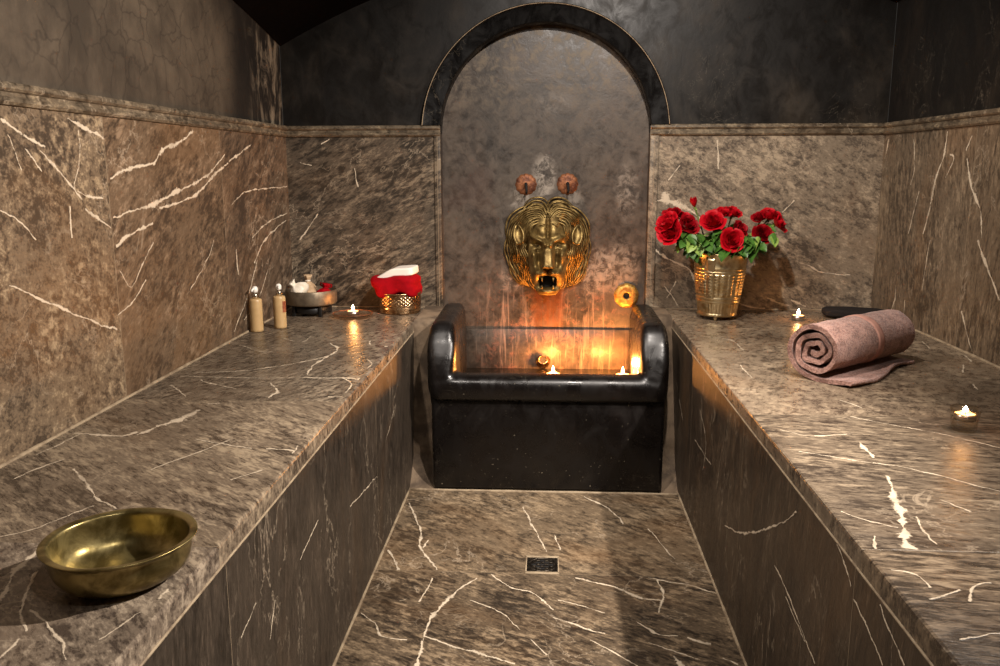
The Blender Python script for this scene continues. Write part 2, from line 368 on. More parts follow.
wl.build('wall_left', [M['mb_wl1'], M['mb_wl2'], M['mb_wl3'], M['left_plaster']], kind='structure')

wr = MB(); yr = 2.297
for a, b_, mi in ((yr, YB, 0), (YF, yr, 1)): quad(wr, (XE, b_, ZB-.06), (XE, a, ZB-.06), (XE, a, ZD-.03), (XE, b_, ZD-.03), mi)
quad(wr, (XE+.006, YB, ZD-.03), (XE+.006, YF, ZD-.03), (XE+.006, YF, 2.2), (XE+.006, YB, 2.2), 2)
joint(wr, 'x', XE, (-1, 0, 0), (XE, yr, ZB), (XE, yr, ZD-.03), .0022, 1)
NX = (-1, 0, 0)
veins(wr, 'x', XE, NX, [((3, 3, 5, 3, 2), (948, 131.5), (943, 158.6), (935.5, 180), (928, 216), (923, 234)), (2.5, (950, 155), (953.5, 158.6), (946, 178)), (1.6, (914, 139), (914.6, 166), (911, 185)), (1.3, (919, 191), (908.5, 234)),
    (3, (889, 139), (885, 158.6)), (2, (896, 285), (895, 299), (889, 314)), (1.2, (905, 300), (903, 323)), (1.3, (930, 240), (922, 290))], 0)
veins(wr, 'x', XE, NX, [(3, (967, 158.6), (971.5, 187), (980.5, 209), (982, 238)), (3.5, (978, 240), (985, 262), (1000, 300)), (4, (961.5, 311), (965, 326), (972, 352)), (2.5, (972, 135), (966, 150))], 1)
wr.build('wall_right', [M['mb_wr'], M['mb_wr2'], M['black_r']], kind='structure')

# back wall: marble either side of the niche, recessed niche, black plaster with an arch above
wb = MB(); AX, AZ, AR = -.0125, 1.089, .349; NL, NR = AX-AR, AX+AR; REC = .045
quad(wb, (XW, YB, ZB-.06), (NL-.024, YB, ZB-.06), (NL-.024, YB, ZD-.03), (XW, YB, ZD-.03), 0)
quad(wb, (NR+.03, YB, ZB-.06), (XE, YB, ZB-.06), (XE, YB, ZD-.03), (NR+.03, YB, ZD-.03), 1)
NA = 48; yb = YB+.004
top = 2.2
arc = [(AX+AR*cos(pi-k*pi/NA), AZ+AR*sin(pi-k*pi/NA)) for k in range(NA+1)]
def outer(k):
    a = pi-k*pi/NA; dx, dz = cos(a), sin(a); ts = []
    if dx < -1e-9: ts.append((XW-.006-AX)/dx)
    if dx > 1e-9: ts.append((XE+.006-AX)/dx)
    if dz > 1e-9: ts.append((top-AZ)/dz)
    tt = min(ts); return (AX+dx*tt, AZ+dz*tt)
for k in range(NA):
    (x0, z0), (x1, z1) = arc[k], arc[k+1]; (X0, Z0), (X1, Z1) = outer(k), outer(k+1)
    poly = [(x0, yb, z0), (x1, yb, z1), (X1, yb, Z1)]
    for cx_ in (XW-.006, XE+.006):
        if (abs(X0-cx_) < 1e-6) != (abs(X1-cx_) < 1e-6): poly.append((cx_, yb, top))
    poly.append((X0, yb, Z0))
    wb.add(poly[::-1], [tuple(range(len(poly)))], 2)
# niche reveal and recessed panel
ring = [(NL, .0)] + arc + [(NR, .0)]
ctr = []
for k in range(len(ring)-1):
    (x0, z0), (x1, z1) = ring[k], ring[k+1]
    quad(wb, (x0, yb-.004, z0), (x1, yb-.004, z1), (x1, yb+REC, z1), (x0, yb+REC, z0), 2 if 0 < k < len(ring)-2 else 3)
zs = [0, .42] + [AZ]
wb.add([(x, YB+REC-.004 if True else 0, z) for x, z in ring], [tuple(range(len(ring)))[::-1]], 3)
wb.box((NL+.001, YB+REC-.016, .2), (NR-.001, YB+REC, .418), 3, .002, 1)
# thin lip under the seam where the niche wall steps forward above the basin
NBK = at(700, 232, 'y', YB)
veins(wb, 'y', YB, (0, -1, 0), [(2, (321, 144), (330, 139)), (1.5, (355, 168), (358, 187)), (1.2, (300, 163), (312, 165)), (1.2, (300, 240), (318, 214))], 0)
veins(wb, 'y', YB, (0, -1, 0), [((6, 10, 6, 4), (655, 200), (667, 201), (688, 209), (704, 221)), ((7, 8), (664, 192), (667, 203)), (3.6, (655, 250), (669, 259), (688, 269), (697, 283)),
    (1.2, (676, 281), (666.5, 298)), (1.2, (664, 286), (678, 305)), (2.2, (738.6, 302.6), (750.6, 307), (765, 308)), (4, (767, 298), (782, 304), (789, 306)), (3, (791, 300), (806, 306)),
    (1.3, (782, 212.5), (794, 200)), (1.8, (717.5, 140), (719, 169)), (1.2, (668, 180), (680, 165)), (1.5, (697, 285), (706, 300)), (1.2, (800, 262), (822, 272), (850, 276))], 1)
wb.build('wall_back', [M['mb_bl'], M['mb_br'], M['black'], M['niche']], kind='structure')

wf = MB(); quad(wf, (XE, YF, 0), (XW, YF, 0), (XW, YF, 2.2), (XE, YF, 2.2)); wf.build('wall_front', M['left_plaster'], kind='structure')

# vaulted ceiling springing from the corners
ce = MB(); rows = []
hx, hy, xc, yc = (XE-XW)/2, (YB-YF)/2, (XE+XW)/2, (YB+YF)/2
for i in range(33):
    v = -1+2*i/32; row = []
    for j in range(33):
        u = -1+2*j/32; zs_ = 1.432+.056*u
        z = zs_+.24*(1-u*u)+.17*(1-v*v)+.42*((1-u*u)*(1-v*v))**2
        row.append((xc+u*(hx+.004), yc+v*(hy+.003), z))
    rows.append(row)
ce.grid(rows, flip=True); ce.build('ceiling', M['ceil'], kind='structure')

# moulded marble caps of the dado
def cap(name, a, b, nrm):
    """moulding profile swept from a to b; nrm points into the room"""
    mb = MB(); a, b, nrm = Vector(a), Vector(b), Vector(nrm); d = b-a
    prof = [(-.004, 0), (.010, 0), (.013, -.004), (.014, -.010), (.011, -.014), (.007, -.016), (.007, -.022), (.010, -.025), (.010, -.031), (.006, -.036), (.0, -.037)]
    k = max(2, int(d.length/.1)); rows = []
    for i in range(k+1): rows.append([a+d*(i/k)+nrm*o+Vector((0, 0, z)) for o, z in prof])
    mb.grid(rows, 0, False); return mb
c1 = cap('c', (XW, YF, ZD), (XW, YB, ZD), (1, 0, 0))
for w, a, b in ():
    P = [at(*a, 'x', XW+.0145), at(*b, 'x', XW+.0145)]; c1.ribbon(P, [.0035, .002], (1, 0, 0), seed=3)
c1.build('trim_1', M['cap'], kind='structure')
cap('c', (XW, YB, ZD), (NL-.002, YB, ZD), (0, -1, 0)).build('trim_2', M['cap'], kind='structure')
cap('c', (NR+.002, YB, ZD), (XE, YB, ZD), (0, -1, 0)).build('trim_3', M['cap'], kind='structure')
c4 = cap('c', (XE, YB, ZD), (XE, YF, ZD), (-1, 0, 0))
for a, b in ():
    c4.ribbon([at(*a, 'x', XE-.0145), at(*b, 'x', XE-.0145)], [.0025, .0015], (-1, 0, 0), seed=5)
c4.build('trim_4', M['cap'], kind='structure')
# black plaster band round the arch
ab = MB(); rows = []
for k in range(65):
    a = pi*k/64; dx, dz = cos(a), sin(a)
    prof = [(.349, .05), (.349, -.004), (.352, -.013), (.356, -.015), (.403, -.015), (.4065, -.017), (.410, -.0185), (.4135, -.016), (.415, -.008), (.415, .006)]
    lift = max(0, ZD-AZ)
    rows.append([(AX+r*dx, YB+y, AZ+max(r*dz, lift)) for r, y in prof])
ab.grid(rows, 0, True)
edge = [r_[6] for r_ in rows]
ab = ab.build('trim_5', M['arch'], kind='structure'); mod(ab, 'EDGE_SPLIT', split_angle=R(40))
eb = MB(); eb.tube([Vector(q)+Vector((0, -.0006, 0)) for q in edge], .0014, 6); eb.build('arch_edge', M['grout'], ab, label='thin pale edge of the arch')
# narrow plaster/marble strips beside the niche
for nm, x0, x1 in (('trim_6', NL-.024, NL-.001), ('trim_7', NR+.001, NR+.03)):
    s = MB(); xm = (x0+x1)/2
    s.box((x0, YB-.006, ZB-.02), (x1, YB+.02, ZD-.002), 0, .003); 
    joint(s, 'y', 0, (0, -1, 0), (xm, YB-.0064, ZB), (xm, YB-.0064, ZD-.005), .0018)
    s.build(nm, M['mb_bl' if nm == 'trim_6' else 'mb_br'], kind='structure')
# grout beads where walls meet benches, and floor meets bench fronts
def bead(name, a, b, r=.0035, m='grout'):
    mb = MB(); a, b = Vector(a), Vector(b); k = max(2, int((b-a).length/.05)); rg = random.Random(len(name)*3+int(a.x*100))
    mb.tube([a+(b-a)*(i/k) for i in range(k+1)], [r*(1+rg.uniform(-.25, .25)) for i in range(k+1)], 6); return mb.build(name, M[m], kind='structure')
bead('trim_8', (XW+.001, YF, ZB+.0005), (XW+.001, YB, ZB+.0005), .0042); bead('trim_9', (XE-.001, YF, ZB+.0005), (XE-.001, YB, ZB+.0005), .0042)
bead('trim_10', (XW, YB-.001, ZB), (NL-.02, YB-.001, ZB), .003); bead('trim_11', (NR+.02, YB-.001, ZB), (XE, YB-.001, ZB), .003)
bead('baseboard_left', (XL+.001, YF, .001), (XL+.001, 2.464, .001), .004); bead('baseboard_right', (XR-.001, YF, .001), (XR-.001, 2.464, .001), .004)
bead('baseboard_back', (XL, 2.463, .001), (XR, 2.461, .001), .0045)
# rough cement closing the gaps between basin and benches
for nm, s_ in (('trim_12', -1), ('trim_13', 1)):
    mb = MB(); x0 = XL if s_ < 0 else XR; rows = []
    xi = -.34 if s_ < 0 else .35
    def yf(z, u):
        if s_ < 0: f = 2.468+.10*min(1, z/.08)**.7+.06*max(0, (z-.1)/.4)
        else: f = 2.468+.115*min(1, z/.10)**.6+.16*max(0, (z-.13)/.37)
        return f
    for i in range(33):
        z = .502*(i/32)**1.5; row = []
        for j in range(9):
            u = j/8; x = x0+(xi-x0)*u; w = mnoise.noise((x*30, z*14, s_*3))*.006
            row.append((x, yf(z, u)-.022*u*min(1, z/.1)+w, z))
        rows.append(row)
    rows.append([(p_[0], YB, .504) for p_ in rows[-1]])
    mb.grid(rows, 0, True, flip=(s_ > 0)); mb.build(nm, M['cement'], kind='structure')

# ------------------------------------------------------------------ benches
def bench(name, x0, x1, seams, mats, fm, label, vv, fvv, fseams, xf, nx):
    root = thing(name, ((x0+x1)/2, 1.0, 0), label, 'bench'); o = root.location
    ys = [YF]+list(seams)+[YB]
    for k in range(len(ys)-1):
        s = MB(); prof = [(xf, ZB-.03), (xf, ZB-.0045), (xf-nx*.0012, ZB-.0015), (xf-nx*.0042, ZB), (x0+x1-xf, ZB), (x0+x1-xf, ZB-.03)]
        rr = [[(x_-o.x, y_-o.y, z_) for x_, z_ in prof] for y_ in (ys[k], ys[k+1])]; s.grid(rr, 0, False, cu=True, flip=(nx > 0))
        if k: joint(s, 'z', ZB, (0, 0, 1), (x0, ys[k], ZB), (x1, ys[k], ZB), .0011, 0, off=o)
        veins(s, 'z', ZB, (0, 0, 1), vv[k], 0, off=o, xlim=(x0+.014, x1-.014))
        s.build('seat_slab', mats[k], root)
    f = MB(); a, b_ = sorted((xf, xf-nx*.03)); f.box((a-o.x, YF-o.y, 0), (b_-o.x, YB-o.y, ZB-.0305))
    f2 = f
    for q in fseams: joint(f, 'x', xf, (nx, 0, 0), (xf, q, 0), (xf, q, ZB-.033), .0016, 0, off=o)
    veins(f, 'x', xf, (nx, 0, 0), fvv, 0, off=o)
    f.build('front_panel', fm, root)
    g = MB(); g.tube([(xf-o.x+nx*.0003, YF-o.y+i*.1, ZB-.0305) for i in range(37)], .0019, 6); g.build('grout_line', M['grout'], root)
    return root
LV = [  # near, mid, far
    [((4, 6, 6, 4), (46, 541), (25, 561), (8, 585), (-6, 606)), (3, (36, 572), (27, 592), (21, 614), (28, 631)), ((2, 5, 4), (168, 589), (179, 592), (180, 600)), (4, (0, 659), (17, 639)),
     (1.6, (30, 610), (60, 640), (66, 660)), (1.4, (100, 640), (140, 612))],
    [((2, 5, 8, 5), (73, 433), (114, 436), (124, 436), (138, 432)), ((4, 14, 13, 3), (137, 435), (160, 426), (180, 420), (199, 410)), (2.6, (13, 479), (34, 469.5), (65, 459)), (2.6, (73, 469), (84, 480), (96, 497), (116, 509)),
     (2.6, (266, 449), (294, 451), (307, 453)), (3, (302, 446), (310, 454)), (1.6, (196, 439), (251, 449)), (1.6, (94, 506), (39, 527), (0, 537)), (2, (36, 455), (60, 444), (80, 434)), (1.5, (208, 404), (220, 403)),
     (1.3, (150, 470), (190, 455), (230, 440)), (1.3, (230, 480), (262, 470))],
    [(2, (186, 373), (251, 370), (312, 360), (337, 353)), (2.6, (181, 376), (246, 378), (342, 378), (367, 380)), (3, (307, 375), (314, 365), (337, 350), (330, 343)), (2.6, (342, 378), (352, 384), (357, 393)), (4, (328, 397), (352, 397)),
     (4, (271, 383), (277, 391), (269, 398)), (2, (369, 341), (371, 345)), (4, (386, 346), (391, 347)), (3, (360, 378), (368, 380)), (1.5, (367, 360), (376, 364), (374, 369)), (2, (170, 385), (180, 392), (184, 397)), (1.5, (200, 380), (214, 384), (236, 389)),
     (1.2, (240, 345), (262, 352), (280, 350)), (1.2, (282, 338), (300, 342), (312, 336))]]
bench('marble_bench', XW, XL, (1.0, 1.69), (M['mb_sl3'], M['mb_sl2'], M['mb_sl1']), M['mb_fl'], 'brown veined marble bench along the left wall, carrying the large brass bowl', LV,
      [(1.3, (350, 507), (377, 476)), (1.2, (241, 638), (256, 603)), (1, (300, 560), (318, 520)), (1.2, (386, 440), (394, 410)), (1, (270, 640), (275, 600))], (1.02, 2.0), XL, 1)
RV = [
    [(3, (991, 583), (975, 586), (970, 602)), (1.3, (930, 600), (960, 590)), (1.2, (960, 640), (1000, 632)), (1.4, (890, 570), (915, 575), (930, 588))],
    [(2, (799, 451), (860, 461), (915, 470), (1000, 492)), (2.2, (850, 417), (926, 431), (1000, 448)), (5, (860, 443), (866, 450), (872, 458)), ((4, 9, 13, 9, 12), (887, 476), (895.6, 498), (902, 520), (905, 536), (909, 549)),
     (2.2, (917.5, 517), (926, 535), (937, 544.5)), (1.6, (838, 511.5), (866, 520), (898, 528)), (1.6, (873.5, 536), (876, 549)), (1.4, (780, 430), (810, 436), (850, 434)), (1.3, (940, 500), (970, 512))],
    [(2, (965, 355.6), (972, 362)), (1.5, (963.6, 363.6), (963, 372.6)), (2, (973, 384), (979, 390)), (1.2, (921, 341), (930.6, 348.6)), (1.3, (840, 400), (862, 408)), (1.3, (700, 336), (730, 340), (744, 350)), (1.2, (740, 365), (752, 378))]]
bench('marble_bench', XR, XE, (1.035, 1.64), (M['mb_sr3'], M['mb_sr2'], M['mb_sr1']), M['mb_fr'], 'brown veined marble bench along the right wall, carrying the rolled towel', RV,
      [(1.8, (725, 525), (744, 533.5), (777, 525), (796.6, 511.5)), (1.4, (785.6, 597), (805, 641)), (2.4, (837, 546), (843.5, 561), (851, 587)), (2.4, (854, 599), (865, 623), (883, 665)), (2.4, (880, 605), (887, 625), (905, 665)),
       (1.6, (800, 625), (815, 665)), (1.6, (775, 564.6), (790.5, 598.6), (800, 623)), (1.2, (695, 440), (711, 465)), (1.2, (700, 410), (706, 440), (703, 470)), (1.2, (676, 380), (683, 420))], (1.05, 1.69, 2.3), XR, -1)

# ------------------------------------------------------------------ black basin
root = thing('fountain_basin', (.004, 2.68, 0), 'black polished plaster fountain basin with rounded arms below the lion head', 'basin'); o = root.location
def sub(lo, hi): return tuple(a-b for a, b in zip(lo, o)), tuple(a-b for a, b in zip(hi, o))
b1 = MB()
def rbox(lo, hi, bev, seg=5): l, h = sub(lo, hi); b1.box(l, h, 0, bev, seg)
rbox((-.348, 2.466, .0), (.354, 2.525, .32), .012, 2)                       # front
body = b1.build('front_panel', M['basin'], root)
b1 = MB()
rbox((-.356, 2.442, .283), (.362, 2.532, .366), .034, 6)                     # rounded rim
rbox((-.30, 2.50, .215), (.31, 2.92, .242), .008, 2)                        # basin bottom
rbox((-.30, 2.49, .2), (.31, 2.532, .34), .010, 2)
for xa, xb, xc_, xd in ((-.362, -.272, -.368, -.283), (.278, .366, .286, .372)):
    # arm: loft of rounded cross-sections from the rim up and back to the wall
    rows = []
    for i in range(25):
        tt = i/24; y = 2.45+(2.935-2.45)*tt
        zt = .365+.152*(1-(1-min(1, tt/.22))**2.2) if tt < .22 else .517-.004*tt
        x0, x1 = xa+(xc_-xa)*tt, xb+(xd-xb)*tt; row = []; hw = (x1-x0)/2; cx0 = (x0+x1)/2
        ins = .022*(1-min(1, tt/.10))**2
        for k in range(24):
            a = 2*pi*k/24; e = .42
            sx = abs(cos(a))**e*(1 if cos(a) > 0 else -1); sz = abs(sin(a))**e*(1 if sin(a) > 0 else -1)
            zlo = .292 if tt < .12 else .292-.09*min(1, (tt-.12)/.1); zc, hz = (zlo+zt)/2, (zt-zlo)/2
            row.append((cx0+sx*(hw-ins)-o.x, y-o.y, zc+sz*hz-o.z))
        rows.append(row)
    oo = b1.grid(rows, 0, True, cu=True)
    b1.add([rows[0][k] for k in range(24)], [tuple(range(24))]); b1.add([rows[-1][k] for k in range(24)], [tuple(range(24))[::-1]])
rim = b1.build('rim_and_arms', M['basin'], root)
mod(rim, 'REMESH', mode='VOXEL', voxel_size=.006, use_smooth_shade=True); mod(rim, 'SMOOTH', factor=.6, iterations=9)
# water standing in the basin
mw, tw, bw = nt('basin_water'); bw.inputs['Base Color'].default_value = (.012, .009, .006, 1); bw.inputs['Roughness'].default_value = .06; M['water'] = mw
w = MB(); w.grid([[(-.29-o.x, 2.52-o.y, .276), (.298-o.x, 2.52-o.y, .276)], [(-.29-o.x, 2.938-o.y, .276), (.298-o.x, 2.938-o.y, .276)]], 0); w.build('water', M['water'], root)

# ------------------------------------------------------------------ metals and small-thing materials
M['brass'] = pmat('aged_brass', C(176, 142, 78), .38, 1., var=C(112, 84, 42), vs=30, bump=.25, bs=90, bd=.002)
M['lion'] = pmat('lion_brass', C(158, 134, 84), .5, .8, var=C(104, 84, 48), vs=34, bump=.6, bs=110, bd=.0015, vlo=.38, vhi=.62, detail=7)
M['copper'] = pmat('rusty_copper', C(150, 96, 62), .55, .5, var=C(96, 56, 38), vs=60, bump=.5, bs=150)
M['bucket'] = pmat('embossed_brass', C(226, 206, 164), .32, 1., var=C(196, 168, 120), vs=40, bump=.15, bs=120, bd=.001)
M['bowl'] = pmat('old_bronze', C(172, 156, 106), .32, .85, var=C(108, 94, 54), vs=24, bump=.2, bs=60, bd=.002, detail=7)
M['dark'] = pmat('hole_shade_black', C(10, 8, 7), .8)  # near-black: shade inside holes and slots put into colour; also wick, stubs
M['silver'] = pmat('copper_silver', C(206, 172, 132), .25, 1., var=C(150, 110, 74), vs=60, bump=.2, bs=150, bd=.001)
M['red_cloth'] = pmat('red_cloth', C(150, 4, 16), .85, var=C(136, 3, 13), vs=40, bump=.4, bs=500, bd=.001, spec=.1)
M['white_cloth'] = pmat('white_cloth', C(236, 226, 214), .85, bump=.3, bs=500, bd=.001, spec=.15)
M['lotion'] = pmat('lotion_bottle', C(188, 156, 110), .38, var=C(178, 146, 100), vs=20, **{'Subsurface Weight': .1, 'Subsurface Radius': (.01, .006, .004)})
M['pump'] = pmat('pump_plastic', C(236, 230, 220), .3)
M['chrome'] = pmat('pump_collar', C(210, 200, 186), .2, 1.)
M['label'] = pmat('bottle_label', C(120, 52, 30), .6, var=C(150, 84, 50), vs=120)
M['tray'] = pmat('brushed_tray', C(140, 126, 106), .5, .75, var=C(112, 100, 84), vs=40)
M['blackwood'] = pmat('black_lacquer', C(14, 12, 11), .5)
M['soap'] = pmat('cream_soap', C(232, 222, 206), .55, var=C(212, 198, 176), vs=30)
M['beige'] = pmat('beige_cloth', C(186, 158, 124), .85, var=C(160, 132, 100), vs=50, bump=.3, bs=300)
M['green_soap'] = pmat('green_soap', C(128, 132, 60), .6)
M['wax'] = pmat('candle_wax', C(240, 226, 200), .4, **{'Subsurface Weight': .6, 'Subsurface Radius': (.02, .012, .006)})
M['foil'] = pmat('tealight_cup', C(210, 200, 190), .3, 1.)
M['rose'] = pmat('rose_petal', C(196, 6, 26), .55, var=C(150, 0, 14), vs=30, spec=.25)
M['rose_dark'] = pmat('rose_petal_deep', C(160, 2, 18), .6, var=C(112, 0, 8), vs=30, spec=.2)
M['stem'] = pmat('rose_stem', C(86, 108, 40), .5)
M['leaf'] = pmat('rose_leaf', C(74, 114, 42), .42, var=C(40, 76, 26), vs=40, bump=.3, bs=80)
M['leaf_light'] = pmat('rose_leaf_young', C(150, 176, 84), .42, var=C(104, 140, 52), vs=40, bump=.3, bs=80)
M['iron'] = pmat('drain_metal', C(92, 84, 74), .45, 1., var=C(54, 48, 42), vs=80, bump=.4, bs=200)
M['black_cloth'] = pmat('black_cloth', C(38, 34, 33), .9, bump=.5, bs=300, spec=.15)
mg, tg, bg = nt('clear_glass'); n = N(tg)
tr = n.new('ShaderNodeBsdfTransparent'); tr.inputs[0].default_value = (.93, .9, .85, 1); gl = n.new('ShaderNodeBsdfGlossy'); gl.inputs['Roughness'].default_value = .05
lw = n.new('ShaderNodeLayerWeight'); lw.inputs[0].default_value = .25; ms = n.new('ShaderNodeMixShader')
tg.links.new(n.math('MULTIPLY', lw.outputs['Facing'], .55), ms.inputs[0]); tg.links.new(tr.outputs[0], ms.inputs[1]); tg.links.new(gl.outputs[0], ms.inputs[2])
tg.links.new(ms.outputs[0], tg.nodes['Material Output'].inputs[0]); tg.nodes.remove(bg); M['glass'] = mg
mt, tt_, bt = nt('terry_towel'); n = N(tt_); p = n.objc()
f1 = n.noise(p, 260, 3, .6); f2 = n.noise(p, 40, 4, .6)
tt_.links.new(n.mix(n.ramp(n.math('ADD', n.math('MULTIPLY', f1, .6), n.math('MULTIPLY', f2, .4)), .36, .62), C(112, 78, 68), C(178, 138, 124)), bt.inputs['Base Color'])
bt.inputs['Roughness'].default_value = .95; bt.inputs['Specular IOR Level'].default_value = .08
bt.inputs['Sheen Weight'].default_value = .25
n.bump(n.math('ADD', f1, n.math('MULTIPLY', f2, .5)), .9, .006, bt); M['towel'] = mt
M['towel_band'] = pmat('towel_border', C(172, 130, 116), .8, var=C(156, 114, 102), vs=40, bump=.3, bs=400, spec=.1)
def emit(name, col, s):
    m, t, b = nt(name); b.inputs['Base Color'].default_value = (*col, 1); b.inputs['Emission Color'].default_value = (*col, 1); b.inputs['Emission Strength'].default_value = s; return m
M['flame'] = emit('candle_flame', (1., .66, .28), 40)
M['hotwax'] = emit('lit_molten_wax', (1., .46, .13), 7)
M['hotwax'].node_tree.nodes['Principled BSDF'].inputs['Roughness'].default_value = .2

# ------------------------------------------------------------------ lion head
LX, LZ = .001, .722
root = thing('lion_head_spout', (LX, YB+REC-.004, LZ), 'large aged brass lion head with open mouth on the niche wall', 'lion head')
def g(x, v, cx_, cv, sx, sv, rot=0.):
    dx, dv = x-cx_, v-cv
    if rot: dx, dv = dx*cos(rot)+dv*sin(rot), -dx*sin(rot)+dv*cos(rot)
    return math.exp(-.5*((dx/sx)**2+(dv/sv)**2))
def smooth(e0, e1, x):
    tt = max(0, min(1, (x-e0)/(e1-e0))); return tt*tt*(3-2*tt)
def fdepth(x, v):
    ax = abs(x)
    d = .058*math.sqrt(max(0, 1-(x/.076)**2-((v+.035)/.17)**2))+.060
    d += .014*(g(ax, v, .022, .048, .015, .020))                              # forehead lobes
    d -= .014*g(x, v, 0, .045, .0045, .034)                                    # furrow
    d += .020*g(ax, v, .033, .019, .021, .0055, R(24))                         # brow ridges
    d += .012*g(ax, v, .011, .003, .006, .008)                                 # frown
    d -= .036*g(ax, v, .034, -.004, .0145, .0095, R(10))                        # sockets
    d += .024*g(ax, v, .034, -.0060, .0085, .0050)                             # eyeballs
    d += .006*g(ax, v, .034, .0025, .011, .0016, R(14))                        # lids
    d += .006*g(ax, v, .034, -.0115, .011, .0018, R(4))
    nb = smooth(.02, -.07, v)
    if v > -.09: d += (.026+.026*nb)*math.exp(-.5*(ax/(.0150+.0045*nb))**6)*smooth(-.080, -.068, v)*smooth(.030, .0, v)   # nose
    d += .010*g(ax, v, .015, -.066, .007, .006)                                # nose wings
    d -= .016*g(ax, v, .0095, -.074, .0040, .0034)                             # nostrils
    d += .034*g(ax, v, .020, -.090, .014, .010)                                # muzzle pads
    d -= .012*g(x, v, 0, -.092, .0022, .010)                                   # philtrum
    d += .018*g(ax, v, .047, -.034, .010, .018)                                # cheekbones
    d -= .020*g(ax, v, .031, -.050, .0065, .026, R(-8))                        # nose-cheek hollow
    d += .014*g(ax, v, .043, -.100, .010, .018)                                # jowls
    mo = smooth(.030, .026, ax)*smooth(-.100, -.103, v+ax*ax*9)*smooth(-.147, -.143, v-ax*ax*6)
    d += .022*g(x, v, 0, -.155, .026, .007)                                    # lower lip and chin
    d += mo*(-.085)
    return d, mo
NXF, NVF = 90, 130
rows = []
for j in range(NVF+1):
    v = -.170+j*(.260/NVF); row = []
    hwid = .069*math.sqrt(max(.02, 1-((v+.035)/.148)**2))
    for i in range(NXF+1):
        x = hwid*(-1+2*i/NXF); d, mo = fdepth(x, v)
        if abs(-1+2*i/NXF) > .97: d = min(d, .03)
        row.append((x, -d, v))
    rows.append(row)
fc = MB(); fc.grid(rows, 0, True)
fco = fc.build('face', M['lion'], root)
mo = MB(); mo.grid([[(.028*a, -.070, -.124+.023*b) for a in (-1, 1)] for b in (-1, 1)], 0, False); mo.build('mouth', M['dark'], fco)
for sx in (-1, 1):
    for zz, up_, ln in ((-.106, -1, .015), (-.144, 1, .012)):
        tm = MB(); tm.tube([(sx*.019, -.124, zz), (sx*.0188, -.126, zz+up_*ln*.6), (sx*.0184, -.125, zz+up_*ln)], [.0034, .0024, .0005], 8); tm.build('tooth', M['lion'], fco)
# eyes drilled pupils
for sx in (-1, 1):
    pm = MB(); d, _ = fdepth(sx*.034, -.003); pm.lathe([(0, .0022), (.0018, .0018), (.0026, .0004), (.0026, -.002)], 12)
    ob = pm.build('pupil', M['dark'], fco); ob.location = (sx*.033, -d-.0001, -.0025); ob.rotation_euler = (R(90), 0, 0)
# mane: base shell and many combed locks
mn = MB(); rows = []
def outl(a):
    """outline radius of the mane by angle (0 = right, 90 = up)"""
    tab = [.140, .139, .143, .152, .148, .143, .143, .143, .148, .152, .143, .139, .140, .137, .136, .139, .146, .150, .146, .150, .146, .139, .136, .137]
    k = (a/(2*pi)*24) % 24; i = int(k); tt = k-i; return (tab[i % 24]*(1-tt)+tab[(i+1) % 24]*tt)*.985
def dome(x, z):
    rr = math.hypot(x, z)/outl(math.atan2(z, x)); return .006+.080*max(0, 1-min(1, rr)**2.4)
for i in range(11):
    tt = i/10; row = []
    for k in range(72):
        a = 2*pi*k/72; rr = outl(a)*.95*(1-tt*.75)
        row.append((rr*cos(a), -dome(rr*cos(a), rr*sin(a))+.004, rr*sin(a)))
    rows.append(row)
mn.grid(rows, 0, True, cu=True, flip=True)
rg = random.Random(4)
def lock(curve, w, lift, strands, mir):
    """one lock of hair along a curve, combed into strands that meet at the tip"""
    P = [Vector((x*mir, z)) for x, z in curve]; Q = []
    for i in range(len(P)-1):
        pa = P[i-1] if i else P[i]*2-P[i+1]; pb = P[i+2] if i+2 < len(P) else P[i+1]*2-P[i]
        for j in range(5):
            tt = j/5; Q.append(.5*((2*P[i])+(P[i+1]-pa)*tt+(2*pa-5*P[i]+4*P[i+1]-pb)*tt*tt+(3*P[i]-pa-3*P[i+1]+pb)*tt**3))
    Q.append(P[-1]); n_ = len(Q)-1
    for st in range(strands):
        o_ = (st-(strands-1)/2)/max(1, (strands-1)/2) if strands > 1 else 0; pts = []; rad = []; jz = rg.uniform(-.003, .003)
        for k in range(n_+1):
            tt = k/n_; d = (Q[min(k+1, n_)]-Q[max(k-1, 0)]).normalized(); ww = w*(math.sin(pi*min(1, .18+.80*tt))**.8)
            x, z = Q[k].x-d.y*o_*ww, Q[k].y+d.x*o_*ww
            pts.append((x, -dome(x, z)-lift*math.sin(pi*min(1, .12+.86*tt))-(1-abs(o_))*.55*ww+jz, z)); rad.append(max(.0007, ww/strands*1.0))
        mn.tube(pts, rad, 7)
